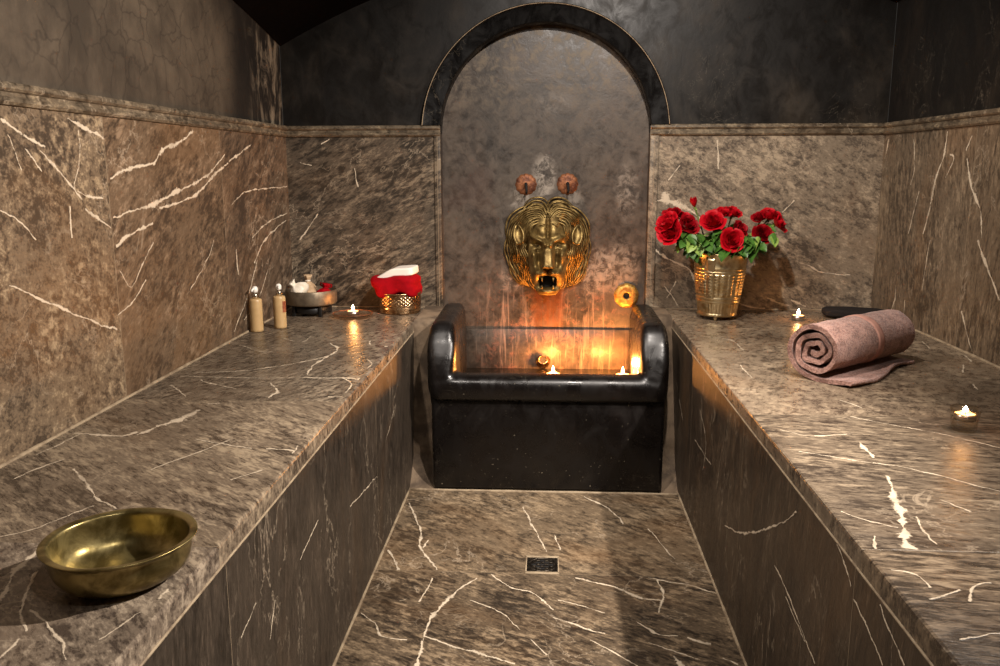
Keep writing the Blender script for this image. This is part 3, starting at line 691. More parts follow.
HAIR = [  # outer to inner
    ([(.0, .112), (.012, .136), (.035, .145), (.060, .138), (.085, .120)], .010, .006, 3),
    ([(.070, .122), (.100, .106), (.124, .076), (.138, .040), (.136, .008)], .010, .004, 4),
    ([(.135, .024), (.140, -.018), (.132, -.055), (.124, -.086), (.104, -.116)], .010, .004, 4),
    ([(.128, -.070), (.120, -.100), (.102, -.128), (.084, -.146)], .009, .004, 4),
    ([(.004, .100), (.020, .124), (.045, .129), (.072, .120), (.092, .098)], .010, .010, 4),
    ([(.095, .088), (.118, .058), (.128, .020), (.123, -.016), (.110, -.044)], .011, .010, 5),
    ([(.112, -.030), (.120, -.060), (.110, -.090), (.104, -.112), (.086, -.132)], .010, .009, 4),
    ([(.110, -.078), (.100, -.108), (.092, -.126), (.072, -.150)], .009, .009, 4),
    ([(.006, .088), (.025, .110), (.050, .115), (.080, .102), (.104, .078), (.114, .052)], .010, .015, 5),
    ([(.105, .030), (.114, -.004), (.106, -.038), (.110, -.068), (.098, -.100)], .010, .015, 5),
    ([(.088, -.050), (.092, -.080), (.080, -.110), (.080, -.134), (.060, -.152)], .010, .014, 5),
    ([(.054, -.100), (.056, -.126), (.050, -.146), (.034, -.164)], .008, .010, 4),
    ([(.034, -.148), (.028, -.164), (.010, -.172)], .007, .006, 3),
    ([(.008, .074), (.028, .094), (.054, .098), (.078, .085), (.092, .062), (.090, .040)], .009, .022, 5),
    ([(.080, .006), (.086, -.016), (.078, -.044), (.086, -.070), (.078, -.098)], .009, .020, 5),
    ([(.066, -.024), (.072, -.048), (.064, -.076), (.070, -.102), (.056, -.130)], .008, .020, 4),
    ([(.006, .062), (.022, .080), (.044, .082), (.060, .070), (.068, .048), (.066, .024), (.072, .002)], .008, .030, 4),
    ([(.003, .058), (.012, .070), (.026, .070), (.034, .060), (.028, .052)], .0055, .034, 3)]
for cv, w, lf, ns in HAIR:
    for mir in (-1, 1): lock([(x+rg.uniform(-.003, .003), z+rg.uniform(-.003, .003)) for x, z in cv], w*rg.uniform(1.0, 1.18), lf*1.25, max(3, ns-1), mir)
mn.build('mane', M['lion'], root)
# ears among the locks
for sx in (-1, 1):
    e = MB(); rows = []
    for i in range(9):
        tt = i/8; wv = .017*math.sin(pi*(.12+.86*tt))**.8; row = []
        for k in range(13):
            u = -1+k/6; row.append((u*wv, -.006*(1-u*u)*-1-.004*abs(u)**4*2, -.030+.062*tt))
        rows.append(row)
    e.grid(rows, 0, True)
    ob = e.build('ear', M['lion'], root); ob.location = (sx*.096, -.102, .034); ob.rotation_euler = (R(-12), R(sx*16), R(sx*24)); mod(ob, 'SOLIDIFY', thickness=.005)

# ------------------------------------------------------------------ rosettes, brass inlet, outlet
def rosette(px, py, label):
    p_ = at(px, py, 'y', YB+REC-.004); root = thing('tap_rosette', p_, label, 'rosette')
    s = MB(); s.lathe([(0, .010), (.010, .010), (.014, .007), (.020, .008), (.028, .006), (.034, .003), (.036, 0)], 72, mod=lambda a, z, r: r*.07*(abs(cos(a*6))-.5)*(r > .012))
    ob = s.build('flower_plate', M['copper'], root); ob.rotation_euler = (R(90), 0, 0)
    s = MB(); s.tube([(0, -.008, .002), (.0, -.022, .001), (.002, -.030, -.008), (.003, -.032, -.022), (.002, -.030, -.030)], [.0055, .005, .0045, .004, .003], 10); s.build('tap_stub', M['dark'], root)
    return root
rosette(526, 184.5, 'scalloped rusty copper tap rosette above the left side of the lion head')
rosette(567.5, 184, 'scalloped rusty copper tap rosette above the right side of the lion head')
root = thing('wall_inlet', at(626.3, 295.5, 'y', YB+REC-.004), 'round yellow brass inlet ring with dark hole on niche wall', 'inlet')
s = MB(); s.lathe([(.011, .004), (.0115, .013), (.016, .014), (.022, .011), (.026, .012), (.034, .010), (.040, .006), (.043, 0)], 64, mod=lambda a, z, r: .0007*sin(a*9)*(r > .03)+.0005*sin(a*23))
ob = s.build('ring', pmat('yellow_brass', C(206, 166, 84), .5, .7, var=C(168, 116, 56), vs=70, bump=.6, bs=160), root); ob.rotation_euler = (R(90), 0, 0)
s = MB(); s.lathe([(0, .005), (.0115, .005)], 32); ob = s.build('hole', M['dark'], root); ob.rotation_euler = (R(90), 0, 0)
root = thing('water_outlet', at(543, 361, 'y', YB+REC-.0175), 'small metal outlet pipe low on the niche wall behind candle', 'pipe')
s = MB(); s.lathe([(0, .022), (.0095, .022), (.0135, .052), (.016, .052), (.0165, .046), (.014, .02), (.014, .006), (.024, .004), (.026, 0)], 32); ob = s.build('nozzle', M['silver'], root); ob.rotation_euler = (R(72), 0, 0)
s = MB(); s.lathe([(0, .0415), (.0118, .0415)], 24); ob = s.build('hole', M['dark'], root); ob.rotation_euler = (R(72), 0, 0)

# ------------------------------------------------------------------ candles
def flame_mesh(h=.016, r=.0052):
    s = MB(); prof = [(r*1.0*math.sin(pi*min(1, (k/10)**.62))*(1-.25*k/10)+.0001, h*k/10) for k in range(11)]
    s.lathe(prof, 14); return s
def tealight(loc, label, group='lit tea lights', glow=1., r=.0192, h=.016, name='tea_light', flame_h=.019):
    root = thing(name, loc, label, 'candle', group)
    s = MB(); s.lathe([(0, .0004), (r, .0004), (r, h), (r-.0006, h), (r-.0008, .002)], 40); s.build('metal_cup', M['foil'], root)
    s = MB(); s.lathe([(0, h-.003), (r*.5, h-.0033), (r-.0009, h-.002), (r-.0009, .003)], 40); wx = s.build('wax', M['hotwax'], root)
    s = MB(); s.tube([(0, 0, h-.003), (.0004, 0, h+.003), (.0012, 0, h+.006)], .0007, 6); s.build('wick', M['dark'], wx)
    f = flame_mesh(flame_h); ob = f.build('flame', M['flame'], root); ob.location = (0, 0, h+.002)
    return root
def point(name, loc, e, col, rad=.012):
    l = bpy.data.lights.new(name, 'POINT'); l.energy = e; l.color = col; l.shadow_soft_size = rad
    o = bpy.data.objects.new(name, l); COL.objects.link(o); o.location = loc; return o
ORG = (1., .36, .07)
# two candles float on the basin water close to the wall
ca = at(553, 374, 'y', 2.825); cb = at(625, 375, 'y', 2.825)
tealight((ca.x, ca.y, .2705), 'lit tea light inside the basin, just right of the small outlet pipe', r=.024, flame_h=.026)
tealight((cb.x-.008, cb.y, .2705), 'lit tea light inside the basin beside the right arm, below brass inlet', r=.024, flame_h=.026)
point('candle_light', (ca.x, ca.y, .333), 5.2, ORG); point('candle_light', (cb.x-.012, cb.y-.02, .333), 6.2, ORG)
# back right candle
cr = at(798, 320, 'z', ZB); tealight((cr.x, cr.y, ZB+.0003), 'lit tea light on right bench between flower bucket and towel'); point('candle_light', (cr.x, cr.y-.004, ZB+.05), .16, ORG)
# left candle in a wide shallow glass dish
cl = at(353, 317, 'z', ZB)
root = thing('glass_dish', (cl.x, cl.y, ZB+.0003), 'flat clear glass dish under the candle on left bench', 'dish')
s = MB(); s.lathe([(0, .0), (.058, .0), (.064, .006), (.0655, .012), (.064, .0125), (.061, .007), (.056, .004), (0, .004)], 64); s.build('dish', M['glass'], root)
s = MB(); s.lathe([(.0635, .0122), (.0655, .0122), (.066, .0135), (.0648, .0145), (.0635, .0135), (.0635, .0122)], 64); s.build('rim', M['copper'], root, label='coppery rim')
tealight((cl.x, cl.y+.004, ZB+.0046), 'lit tea light in flat glass dish on left bench'); point('candle_light', (cl.x, cl.y+.004, ZB+.05), .2, ORG)
# near right candle floating in a glass
cn = at(966, 432, 'z', ZB)
root = thing('candle_glass', (cn.x, cn.y+.01, ZB+.0003), 'small clear glass holder around the right foreground candle', 'candle holder')
s = MB(); s.lathe([(0, 0), (.019, 0), (.0215, .003), (.0245, .030), (.0262, .043), (.0254, .0435), (.0235, .03), (.0203, .008), (.017, .006), (0, .006)], 48); s.build('glass', M['glass'], root)
tealight((cn.x, cn.y+.01, ZB+.0066+.014), 'lit tea light raised in a glass holder at right foreground', r=.0185, h=.013, flame_h=.012)
s = MB(); s.lathe([(0, .006), (.0185, .007), (.0205, .0195), (0, .0195)], 40); s.build('water', M['water'], root) if False else None
point('candle_light', (cn.x, cn.y+.01, ZB+.065), .1, ORG)

# ------------------------------------------------------------------ lotion bottles
def bottle(px, py, label, lab=False, scale=1., rz=0.):
    p_ = at(px, py, 'z', ZB); root = thing('pump_bottle', (p_.x, p_.y+.016, ZB+.0003), label, 'bottle', 'cream pump bottles', (0, 0, rz)); root.scale = (scale,)*3
    s = MB(); s.lathe([(0, 0), (.0165, 0), (.0188, .003), (.0190, .008), (.0185, .092), (.0178, .0965), (.015, .099), (.009, .100), (0, .100)], 40); body_ = s.build('body', M['lotion'], root)
    s = MB(); s.lathe([(0, .0995), (.0095, .0995), (.0098, .111), (.0085, .113), (.0045, .113), (.0042, .119), (0, .119)], 28); s.build('collar', M['chrome'], root)
    s = MB(); s.lathe([(0, .117), (.006, .117), (.0082, .121), (.0088, .127), (.0075, .133), (.004, .136), (0, .1362)], 28)
    s.tube([(.004, 0, .1285), (.014, 0, .129), (.021, 0, .1265), (.0225, 0, .1225)], [.0038, .0034, .0030, .0027], 10); s.build('pump_head', M['pump'], root)
    if lab:
        s = MB(); rows = []
        for i in range(2):
            rows.append([(.0193*cos(R(a)), .0193*sin(R(a)), .050+.034*i) for a in range(26, 90, 7)])
        s.grid(rows, 0, True); s.build('label', M['label'], body_, label='reddish brown label')
bottle(255.5, 332.5, 'plain cream pump bottle with white head, nearest the left wall', rz=R(-95))
bottle(279, 329, 'cream pump bottle with a reddish brown label, beside the footed tray', True, rz=R(-70))

# ------------------------------------------------------------------ footed tray and its pouches
tp = Vector((-.782, 2.752, ZB))
root = thing('footed_tray', (tp.x, tp.y, ZB+.0003), 'round brown metal tray on short black legs on left bench', 'tray')
s = MB(); s.lathe([(0, .036), (.072, .036), (.080, .038), (.083, .043), (.0835, .083), (.0825, .085), (.0812, .083), (.079, .047), (.07, .042), (0, .042)], 72); s.build('bowl', M['tray'], root)
for a in (-50, 40, 130, 220):
    s = MB(); x, y = .064*cos(R(a)), .064*sin(R(a)); s.box((x-.006, y-.006, 0), (x+.006, y+.006, .037), 0, .0015); s.build('leg', M['blackwood'], root)
s = MB(); s.lathe([(0, .010), (.058, .010), (.060, .012), (.060, .0355), (0, .0355)], 48); s.build('base_drum', M['blackwood'], root)
def pouch(loc, r, h, mat, label, tilt=(0, 0, 0), bow=None, seed_=0, name='cloth_pouch'):
    root = thing(name, loc, label, 'pouch', None, tilt); rg = random.Random(seed_)
    prof = [(0, 0), (r*.8, .001), (r, h*.2), (r*.94, h*.42), (r*.62, h*.62), (r*.25, h*.74), (r*.2, h*.78), (r*.3, h*.88), (r*.42, h), (r*.2, h*.96), (0, h*.9)]
    ph = rg.uniform(0, 6); s = MB(); s.lathe(prof, 40, mod=lambda a, z, rr: rr*.10*sin(a*7+ph)*min(1, z/h*1.2)+rr*.05*sin(a*3+ph)); bag_ = s.build('bag', mat, root)
    s = MB(); s.lathe([(r*.2, h*.74), (r*.27, h*.755), (r*.27, h*.795), (r*.2, h*.81)], 24); s.build('tie', bow or mat, bag_)
    return root
zt = ZB+.043
def ip(px, py, y): p_ = at(px, py, 'y', y); return p_
pouch((tp.x-.020, tp.y-.034, zt+.030), .034, .056, M['soap'], 'white tied pouch lying at the front of the footed tray', (R(18), R(-38), 0), seed_=1)
pouch((tp.x-.022, tp.y+.028, zt), .034, .088, M['beige'], 'beige tied pouch with pale knot at rear of the tray', (R(4), R(4), 0), M['soap'], 2)
rp = pouch((tp.x+.040, tp.y+.002, zt), .034, .062, M['red_cloth'], 'red tied pouch with a ribbon on the right of the tray', (R(0), R(10), 0), M['red_cloth'], 3)
s = MB()
for sx in (-1, 1):
    s.tube([(0, 0, .047), (sx*.009, -.002, .060), (sx*.018, -.001, .062), (sx*.019, 0, .054), (sx*.009, 0, .050), (0, 0, .047)], .003, 6, flat=.4)
s.build('ribbon', M['red_cloth'], rp)
def pebble(loc, sx, sy, sz, mat, name, label, cat):
    s = MB(); rows = []
    for i in range(9):
        a = -pi/2+pi*i/8; e = .7
        rows.append([(sx*abs(cos(a))**e*cos(2*pi*k/28), sy*abs(cos(a))**e*sin(2*pi*k/28), sz*(1+sin(a))) for k in range(28)])
    s.grid(rows, 0, True, cu=True); o = s.build(name, mat, None, None, label, cat); o.location = loc; return o
pebble((tp.x+.008, tp.y-.052, zt+.010), .017, .011, .014, M['green_soap'], 'soap_bar', 'small green soap bar at the front of the tray', 'soap')
pebble((tp.x+.032, tp.y-.054, zt+.012), .018, .010, .012, M['soap'], 'soap_bar', 'cream soap bar in front of the red pouch', 'soap')

# ------------------------------------------------------------------ embossed bowl with red and white cloths
cp = Vector((-.497, 2.812, ZB))
root = thing('embossed_bowl', (cp.x, cp.y, ZB+.0003), 'embossed coppery silver bowl holding folded cloths by the niche', 'bowl')
def emb(a, z, r):
    if .026 < z < .062: return .0013*abs(sin(a*14+z*260))*abs(sin(a*14-z*260))*2
    return 0
prof = [(0, .003), (.062, .003), (.066, 0), (.069, .003), (.070, .008), (.0685, .012), (.070, .015), (.0705, .019), (.069, .022)]
prof += [(.069+.0, .024+.002*k) for k in range(20)] + [(.070, .064), (.073, .067), (.073, .070), (.071, .071), (.068, .066), (.067, .010), (0, .008)]
s = MB(); s.lathe(prof, 168, mod=emb); s.build('bowl', M['silver'], root)
def bundle(name, mat, loc, dims, label, rot=(0, 0, 0), amp=.006, fr=18., sd=0, e=.35, shape=None, cat='cloth'):
    """a soft folded cloth: rounded block with drape wrinkles and fold creases"""
    s = MB(); bm = bmesh.new(); bmesh.ops.create_cube(bm, size=2); bmesh.ops.subdivide_edges(bm, edges=bm.edges[:], cuts=22, use_grid_fill=True)
    for v in bm.verts:
        c = v.co.copy(); m_ = max(abs(c.x), abs(c.y), abs(c.z)); d = c.normalized()
        k = (abs(d.x)**(2/e)+abs(d.y)**(2/e)+abs(d.z)**(2/e))**(-e/2); q = d*k
        q = Vector((q.x*dims[0], q.y*dims[1], q.z*dims[2]))
        if shape: q = shape(q)
        nn = mnoise.noise_vector((q*fr)+Vector((sd*3.1, sd, 0)))
        q += nn*amp
        v.co = q
    s.bm(bm, 0, True); o = s.build(name, mat, None, None, label, cat); o.location = loc; o.rotation_euler = rot; return o
def red_shape(q):
    w = 1+.10*smooth(-.02, .03, q.z)
    return Vector((q.x*w+(-.006 if q.z > 0 else 0), q.y, q.z+.006*sin(q.x*60)*(.5 if q.z > 0 else 1)-.008*smooth(.02, .08, abs(q.x))*(1 if q.z < 0 else -.3)))
bundle('folded_cloth', M['red_cloth'], (cp.x-.003, cp.y-.004, ZB+.093), (.072, .06, .032), 'red folded cloth stuffed in the embossed bowl', (0, R(-4), R(-6)), .010, 13, 1, .42, red_shape)
def white_shape(q):
    z = q.z - .030*smooth(.008, -.075, q.x)
    return Vector((q.x, q.y, z))
bundle('folded_cloth', M['white_cloth'], (cp.x-.012, cp.y+.008, ZB+.138), (.069, .05, .013), 'white folded cloth lying on the red cloth in the bowl', (0, R(-4), R(-6)), .003, 16, 5, .22, white_shape)

# ------------------------------------------------------------------ brass bucket with roses
bp = Vector((.548, 2.742, ZB))
root = thing('flower_bucket', (bp.x, bp.y, ZB+.0003), 'embossed brass bucket on small feet holding red roses', 'bucket', None, (0, R(1.5), 0))
def bk(a, z, r):
    ap = abs(((a-R(-62)+pi) % (2*pi))-pi)
    if .078 < z < .148 and r > .05:
        if ap < 0: return 0
        col = abs(sin(a*11))**.7; return .0032*col+.0009*sin(z*620)*(col > .35)*abs(sin(a*33))
    if .020 < z < .055: return .0005*sin(a*40)
    return 0
def rad(z): return .061+(.086-.061)*(z-.012)/.205
prof = [(0, .016), (rad(.012)-.006, .013), (rad(.012)+.002, .012), (rad(.015)+.003, .016), (rad(.02)+.001, .020)]
prof += [(rad(z), z) for z in np.linspace(.022, .054, 9)]
prof += [(rad(.056)+.0025, .0565), (rad(.06)+.003, .060), (rad(.063), .064), (rad(.066)+.0025, .0665), (rad(.07)+.003, .070), (rad(.074), .074)]
prof += [(rad(z), float(z)) for z in np.linspace(.077, .149, 44)]
prof += [(rad(.152)+.003, .152), (rad(.156)+.003, .156), (rad(.159), .159), (rad(.162)+.002, .163), (rad(.166)+.002, .166), (rad(.17), .169), (rad(.19), .19), (rad(.206)+.001, .206), (rad(.21)+.003, .210), (rad(.213)+.002, .2135), (rad(.213)-.002, .213), (rad(.2)-.003, .2), (rad(.05)-.004, .05), (0, .03)]
s = MB(); s.lathe(prof, 192, mod=bk); bkt = s.build('body', M['bucket'], root)
for a in (-105, 15, 135):
    s = MB(); x, y = .052*cos(R(a)), .052*sin(R(a)); s.tube([(x, y, .0145), (x*1.05, y*1.05, .008), (x*1.12, y*1.12, .0)], [.008, .006, .0035], 10); s.build('foot', M['bucket'], root)
a0 = R(-122); s = MB()
rows = [[((rad(z)+.0022)*cos(a0+da), (rad(z)+.0022)*sin(a0+da), z) for da in np.linspace(-.17, .17, 7)] for z in np.linspace(.058, .2, 14)]
s.grid(rows, 0, True); ob = s.build('strap', M['copper'], bkt, label='plain coppery vertical strap'); ob.data.materials[0] = M['bucket']; mod(ob, 'SOLIDIFY', thickness=.0015)

def petal(s, r, h, width, curl, a, tilt, seed_, open_):
    rg = random.Random(seed_); rows = []; hj = h*rg.uniform(.86, 1.12); ph = rg.uniform(0, 6); r *= rg.uniform(.88, 1.1)
    nU, nV = 9, 8
    for j in range(nV+1):
        tt = j/nV; row = []
        for i in range(nU+1):
            u = -1+2*i/nU
            w = width*(math.sin(pi*min(1, .12+.62*tt))**.7)
            ang = a+u*w
            # cup profile opening outwards at the lip
            rr = r*(.25+.75*math.sin(pi/2*min(1, tt*1.25)))*(1+open_*max(0, tt-.55)**1.5*2.2) - .05*r*abs(u)*(tt < .9)
            z = hj*tt*(1-.20*u*u*tt)-open_*h*.75*max(0, tt-.7)**1.2+.05*h*tt*sin(u*4+ph)
            row.append((rr*cos(ang), rr*sin(ang), z))
        rows.append(row)
    s.grid(rows, 0, True)
def bloom(seed_, bud=False):
    rg = random.Random(seed_); s = MB(); r = 1.
    if bud: lay = [(3, .26, 1.5, 1.0, .0), (3, .40, 1.45, .95, .02), (4, .52, 1.35, .9, .08)]
    else: lay = [(2, .09, 1.0, 1.7, 0.), (3, .20, 1.02, 1.1, 0.), (3, .34, 1.05, 1.0, .03), (4, .50, 1.04, .85, .06), (5, .68, 1.0, .78, .14), (5, .84, .92, .74, .26), (6, 1.0, .80, .66, .42)]
    for k, (cnt, rr, h, w, op) in enumerate(lay):
        for q in range(cnt): petal(s, rr, h, w, 0, 2*pi*(q+rg.random()*.3)/cnt+k*1.1, 0, rg.random(), op+rg.uniform(0, .06))
    return s
BL = [bloom(11), bloom(23), bloom(37)]; BB = bloom(5, True)
def leaf_mesh(L, W, sd):
    rg = random.Random(sd); rows = []
    for i in range(11):
        tt = i/10; w = W*math.sin(pi*tt**.8)**.85*(1+.10*(i % 2)); row = []
        for k in range(5):
            u = -1+k*.5; row.append((u*w, L*tt, -.22*L*tt*tt+.28*w*abs(u)+rg.uniform(-1, 1)*.0004))
        rows.append(row)
    s = MB(); s.grid(rows, 0, True); return s
# mesh data shared by the copies
def data(mb, mat, nm, solid=False):
    o = mb.build(nm, mat); d = o.data; bpy.data.objects.remove(o); return d
BLD = [data(b_, M['rose'], 'bloom') for b_ in BL]+[data(BB, M['rose'], 'bloom')]
BLDD = data(bloom(51), M['rose_dark'], 'bloom')
LFD = [data(leaf_mesh(.046, .0155, 1), M['leaf'], 'leaf'), data(leaf_mesh(.038, .014, 2), M['leaf'], 'leaf'), data(leaf_mesh(.044, .016, 3), M['leaf_light'], 'leaf')]
roses = [  # x, y in the photo, size px, depth offset from the bucket axis, label, facing (x, y, z), dark, bud
    (694, 204, 12, .015, 'single upright red rose bud, highest of the bouquet', (-.3, -.3, 1), 0, 1),
    (672.5, 213, 16, -.01, 'dark red rose at the top of the left clump, above the two big ones', (-.3, -.3, 1), 1, 0),
    (667, 222, 20, -.05, 'large red rose at the far left edge, upper of the two big ones', (-.7, -.5, .7), 0, 0),
    (670, 232, 21, -.07, 'large red rose at the lower left, lowest of the left clump', (-.5, -.8, .35), 0, 0),
    (684, 217, 14, -.02, 'small red rose between the left clump and the single bud', (.1, -.5, 1), 0, 0),
    (689, 225, 17, -.045, 'dark red rose on the right side of the left clump', (.3, -.8, .5), 1, 0),
    (713, 221.5, 19, -.05, 'big open red rose left of the bouquet centre', (-.3, -.8, .6), 0, 0),
    (722, 213, 14, -.01, 'red rose at the top centre, left of the topmost pair', (0, -.5, 1), 0, 0),
    (733, 212.5, 15, .0, 'red rose at the top centre, right of the topmost pair', (.3, -.5, 1), 0, 0),
    (740, 229, 15, -.05, 'deep red rose just above and right of the lowest central rose', (.5, -.7, .5), 1, 0),
    (732, 240, 19, -.085, 'round red rose facing forward, lowest at the bouquet centre', (0, -1, .45), 0, 0),
    (760, 217, 14, -.01, 'red rose at the left of the right hand clump', (-.4, -.5, .9), 1, 0),
    (770, 215, 16, -.01, 'red rose at the top of the right hand clump', (.1, -.5, 1), 0, 0),
    (779, 222, 17, -.03, 'red rose at the far right edge of the bouquet', (.8, -.5, .5), 0, 0),
    (763, 234, 17, -.055, 'dark red rose at the bottom of the right hand clump', (0, -.9, .4), 1, 0)]
rg = random.Random(21)
BC = [at(q[0], q[1], 'y', bp.y+q[3]) for q in roses]
for k, (px, py, sz, dy, lab, fc_, dk, bud) in enumerate(roses):
    p_ = at(px, py, 'y', bp.y+dy); d_ = (p_-Vector((0, 0, H))).length; rr = sz*.5*d_/F*.94
    ax = Vector(fc_).normalized()
    foot = Vector((bp.x+rg.uniform(-.025, .025), bp.y+rg.uniform(-.02, .02), ZB+.045))
    root = thing('red_rose', foot, lab, 'rose', 'red roses in the brass bucket')
    b_ = bpy.data.objects.new('bloom', BLD[3] if bud else BLDD if dk else BLD[k % 3]); COL.objects.link(b_); b_.parent = root
    base = p_-ax*rr*.55
    b_.matrix_local = Matrix.Translation(base-foot) @ ax.to_track_quat('Z', 'Y').to_matrix().to_4x4() @ Matrix.Rotation(rg.uniform(0, 6), 4, 'Z') @ Matrix.Scale(rr*(1.05 if not bud else 1.2), 4)
    # stem passes inside the bucket mouth then bends to the bloom
    mouth = Vector((bp.x+max(-.055, min(.055, (p_.x-bp.x)*.42)), bp.y-.02+rg.uniform(-.02, .03), ZB+.205))
    P0, P1, P2, P3 = foot, mouth, base-ax*.03, base
    pts = [P0.lerp(P1, q/4)-foot for q in range(4)]
    for q in range(9):
        tt = q/8; pts.append(P1*(1-tt)**2+(P1.lerp(P2, .6)+Vector((0, 0, .012)))*2*tt*(1-tt)+P3*tt*tt-foot)
    s = MB(); s.tube(pts, [.0024]*4+[.0023]*8+[.0042], 7); s.build('stem', M['stem'], root)
    nl = 20 if not bud else 3
    for q in range(nl):
        tt = rg.uniform(.05, .74); bpnt = (P1+foot*0)*(1-tt)+P3*tt
        a = rg.uniform(-pi, pi) if q > 2 else rg.uniform(-pi*.85, -pi*.15)
        dirv = Vector((cos(a)*.9+(.5 if p_.x > bp.x else -.5)*.5, sin(a)*.8-.25, rg.uniform(-.6, .3)))
        if q > 8 and k % 2: bpnt = P1.lerp(P3, rg.uniform(.15, .6))+Vector((rg.uniform(-.03, .03), -.045, rg.uniform(.008, .02))); dirv = Vector((rg.uniform(-.9, .9), -.45, rg.uniform(-.8, -.2)))
        if min((bpnt+dirv.normalized()*h_-c_).length for c_ in BC for h_ in (.02, .042)) < .028: continue
        lf = bpy.data.objects.new('leaf', LFD[rg.choice((0, 0, 1, 1, 2))]); COL.objects.link(lf); lf.parent = root
        qd = dirv.normalized().to_track_quat('Y', 'Z').to_matrix().to_4x4()
        lf.matrix_local = Matrix.Translation(bpnt-foot) @ qd @ Matrix.Rotation(rg.uniform(-.7, .7), 4, 'Y') @ Matrix.Scale(rg.uniform(.85, 1.3), 4)
    # sepals under the bloom
    for q in range(3):
        lf = bpy.data.objects.new('sepal', LFD[2]); COL.objects.link(lf); lf.parent = root
        side = ax.orthogonal().normalized(); side.rotate(Matrix.Rotation(2*pi*q/3+k, 3, ax).to_quaternion())
        qd = (side-ax*.1).normalized().to_track_quat('Y', 'Z').to_matrix().to_4x4(); lf.matrix_local = Matrix.Translation(base-ax*.005-foot) @ qd @ Matrix.Scale(.26, 4)

# ------------------------------------------------------------------ rolled towel
ang = R(41); axd = Vector((cos(ang), sin(ang), 0)); pd = Vector((sin(ang), -cos(ang), 0))
TR = .070; LEN = .345
base = Vector((.735, 2.030, ZB))
root = thing('rolled_towel', base, 'dusty pink rolled terry towel with loose end on right bench', 'towel')
sect = []     # centre line of the cloth in the (p, z) plane
th = .0108
for k in range(14): sect.append((.088*(1-k/14), th*.55+.0006*sin(k), 1))
turns = 3.2; NS = 170
for k in range(NS+1):
    tt = k/NS; a = -pi/2-tt*turns*2*pi; r = (TR-th*.55)-(.0180*turns)*tt
    wob = 1+.16*sin(a*2.0+.6)*smooth(.25, .8, tt)+.07*sin(a*5+1)*smooth(.2, .6, tt)
    sect.append((r*cos(a)*wob*1.05, TR+r*sin(a)*wob*.98, 0))
def closed(sec, th):
    n_ = len(sec); L_, R_ = [], []
    for i in range(n_):
        a, b = Vector(sec[max(0, i-1)][:2]), Vector(sec[min(n_-1, i+1)][:2]); d = (b-a).normalized(); nn = Vector((-d.y, d.x)); c = Vector(sec[i][:2])
        w = th*.5*(1 if 2 < i < n_-3 else .75); L_.append(c+nn*w); R_.append(c-nn*w)
    return L_+R_[::-1]
ring2 = closed(sect, th)
tw = MB(); rows = []; NLn = 64
for j in range(NLn+1):
    tt = j/NLn; s_ = tt*LEN; row = []
    pin = .0*math.exp(-((tt-.60)/.03)**2)
    for i, q in enumerate(ring2):
        c = Vector((0, TR)); e = q-c; k = 1-pin*(1 if e.length > TR*.75 and q.y > .025 else 0)
        if q.x > .052 and q.y < .02: k = 1
        q2 = c+e*k
        # the free end is not parallel to the roll: it skews along its length
        tail = smooth(.030, .088, q.x) if q.y < .0135 else 0
        ex = tail*(.018*sin(tt*5+.5)-.012*tt)
        lift = tail*.006*max(0, sin(tt*9+1))
        end = (s_-LEN/2)*(1-.0*tail)
        wv = mnoise.noise_vector((q2.x*30, q2.y*30, s_*26))*.0024
        inner = smooth(TR*.8, TR*.3, e.length)
        en = .006*sin(i*.35)*0 + inner*.006*(1 if tt < .5 else -1)*(1 if abs(tt-.5) > .45 else 0)
        row.append(tuple(axd*(end+en+wv.z*1.2)+pd*(q2.x+ex+wv.x)+Vector((0, 0, max(.0006, q2.y+lift+wv.y)))))
    rows.append(row)
tw.grid(rows, 0, True, cu=True)
nr = len(ring2); hN = nr//2
for j in (0, NLn):
    fs = []
    for i in range(hN-1):
        q = (i, i+1, nr-2-i, nr-1-i); fs.append(q if j else q[::-1])
    tw.add(rows[j], fs, 0, True)
twl = tw.build('towel', M['towel'], root)
bd = MB(); rows = []
for j in range(8):
    s_ = (.50+.012*j)*LEN-LEN/2; row = []
    for k in range(48):
        q = sect[14+3+k]; q0, q1 = sect[14+2+k], sect[14+4+k]; d = Vector((q1[0]-q0[0], q1[1]-q0[1])).normalized(); nn = Vector((d.y, -d.x))
        cc = Vector((0, TR))-Vector(q[:2])
        if nn.dot(cc) > 0: nn = -nn
        e = Vector(q[:2])+nn*(th*.5+(.0026 if 0 < j < 7 else -.003)); row.append(tuple(axd*s_+pd*e.x+Vector((0, 0, e.y))))
    rows.append(row)
bd.grid(rows, 0, True); ob = bd.build('woven_border', M['towel_band'], twl, label='smooth paler woven border band')

bundle('folded_cloth', M['black_cloth'], (.992, 2.765, ZB+.017), (.098, .052, .015), 'black folded cloth behind the pink towel near the wall corner', (0, 0, R(-10)), .004, 14, 9, .5)

# ------------------------------------------------------------------ brass bowl in the foreground
bc = Vector((-.504, .914, ZB))
root = thing('brass_bowl', (bc.x, bc.y, ZB+.0003), 'wide old brass hammam bowl on left bench in the foreground', 'bowl')
pr = [(0, .0), (.046, .0), (.062, .004), (.073, .013), (.079, .026), (.0800, .040), (.0812, .046), (.0868, .0495), (.0878, .051), (.0868, .0524), (.0785, .0510), (.0768, .0485), (.0755, .034), (.071, .0165), (.060, .0075), (.045, .0042), (.0, .0040)]
def fine(p_, k=3):
    out = []
    for i in range(len(p_)-1):
        for q in range(k): out.append((p_[i][0]+(p_[i+1][0]-p_[i][0])*q/k, p_[i][1]+(p_[i+1][1]-p_[i][1])*q/k))
    return out+[p_[-1]]
s = MB(); s.lathe(pr, 96, mod=lambda a, z, r: .0006*sin(a*3)+.0004*sin(a*7+1)); ob = s.build('bowl', M['bowl'], root); mod(ob, 'SUBSURF', levels=1, render_levels=2)

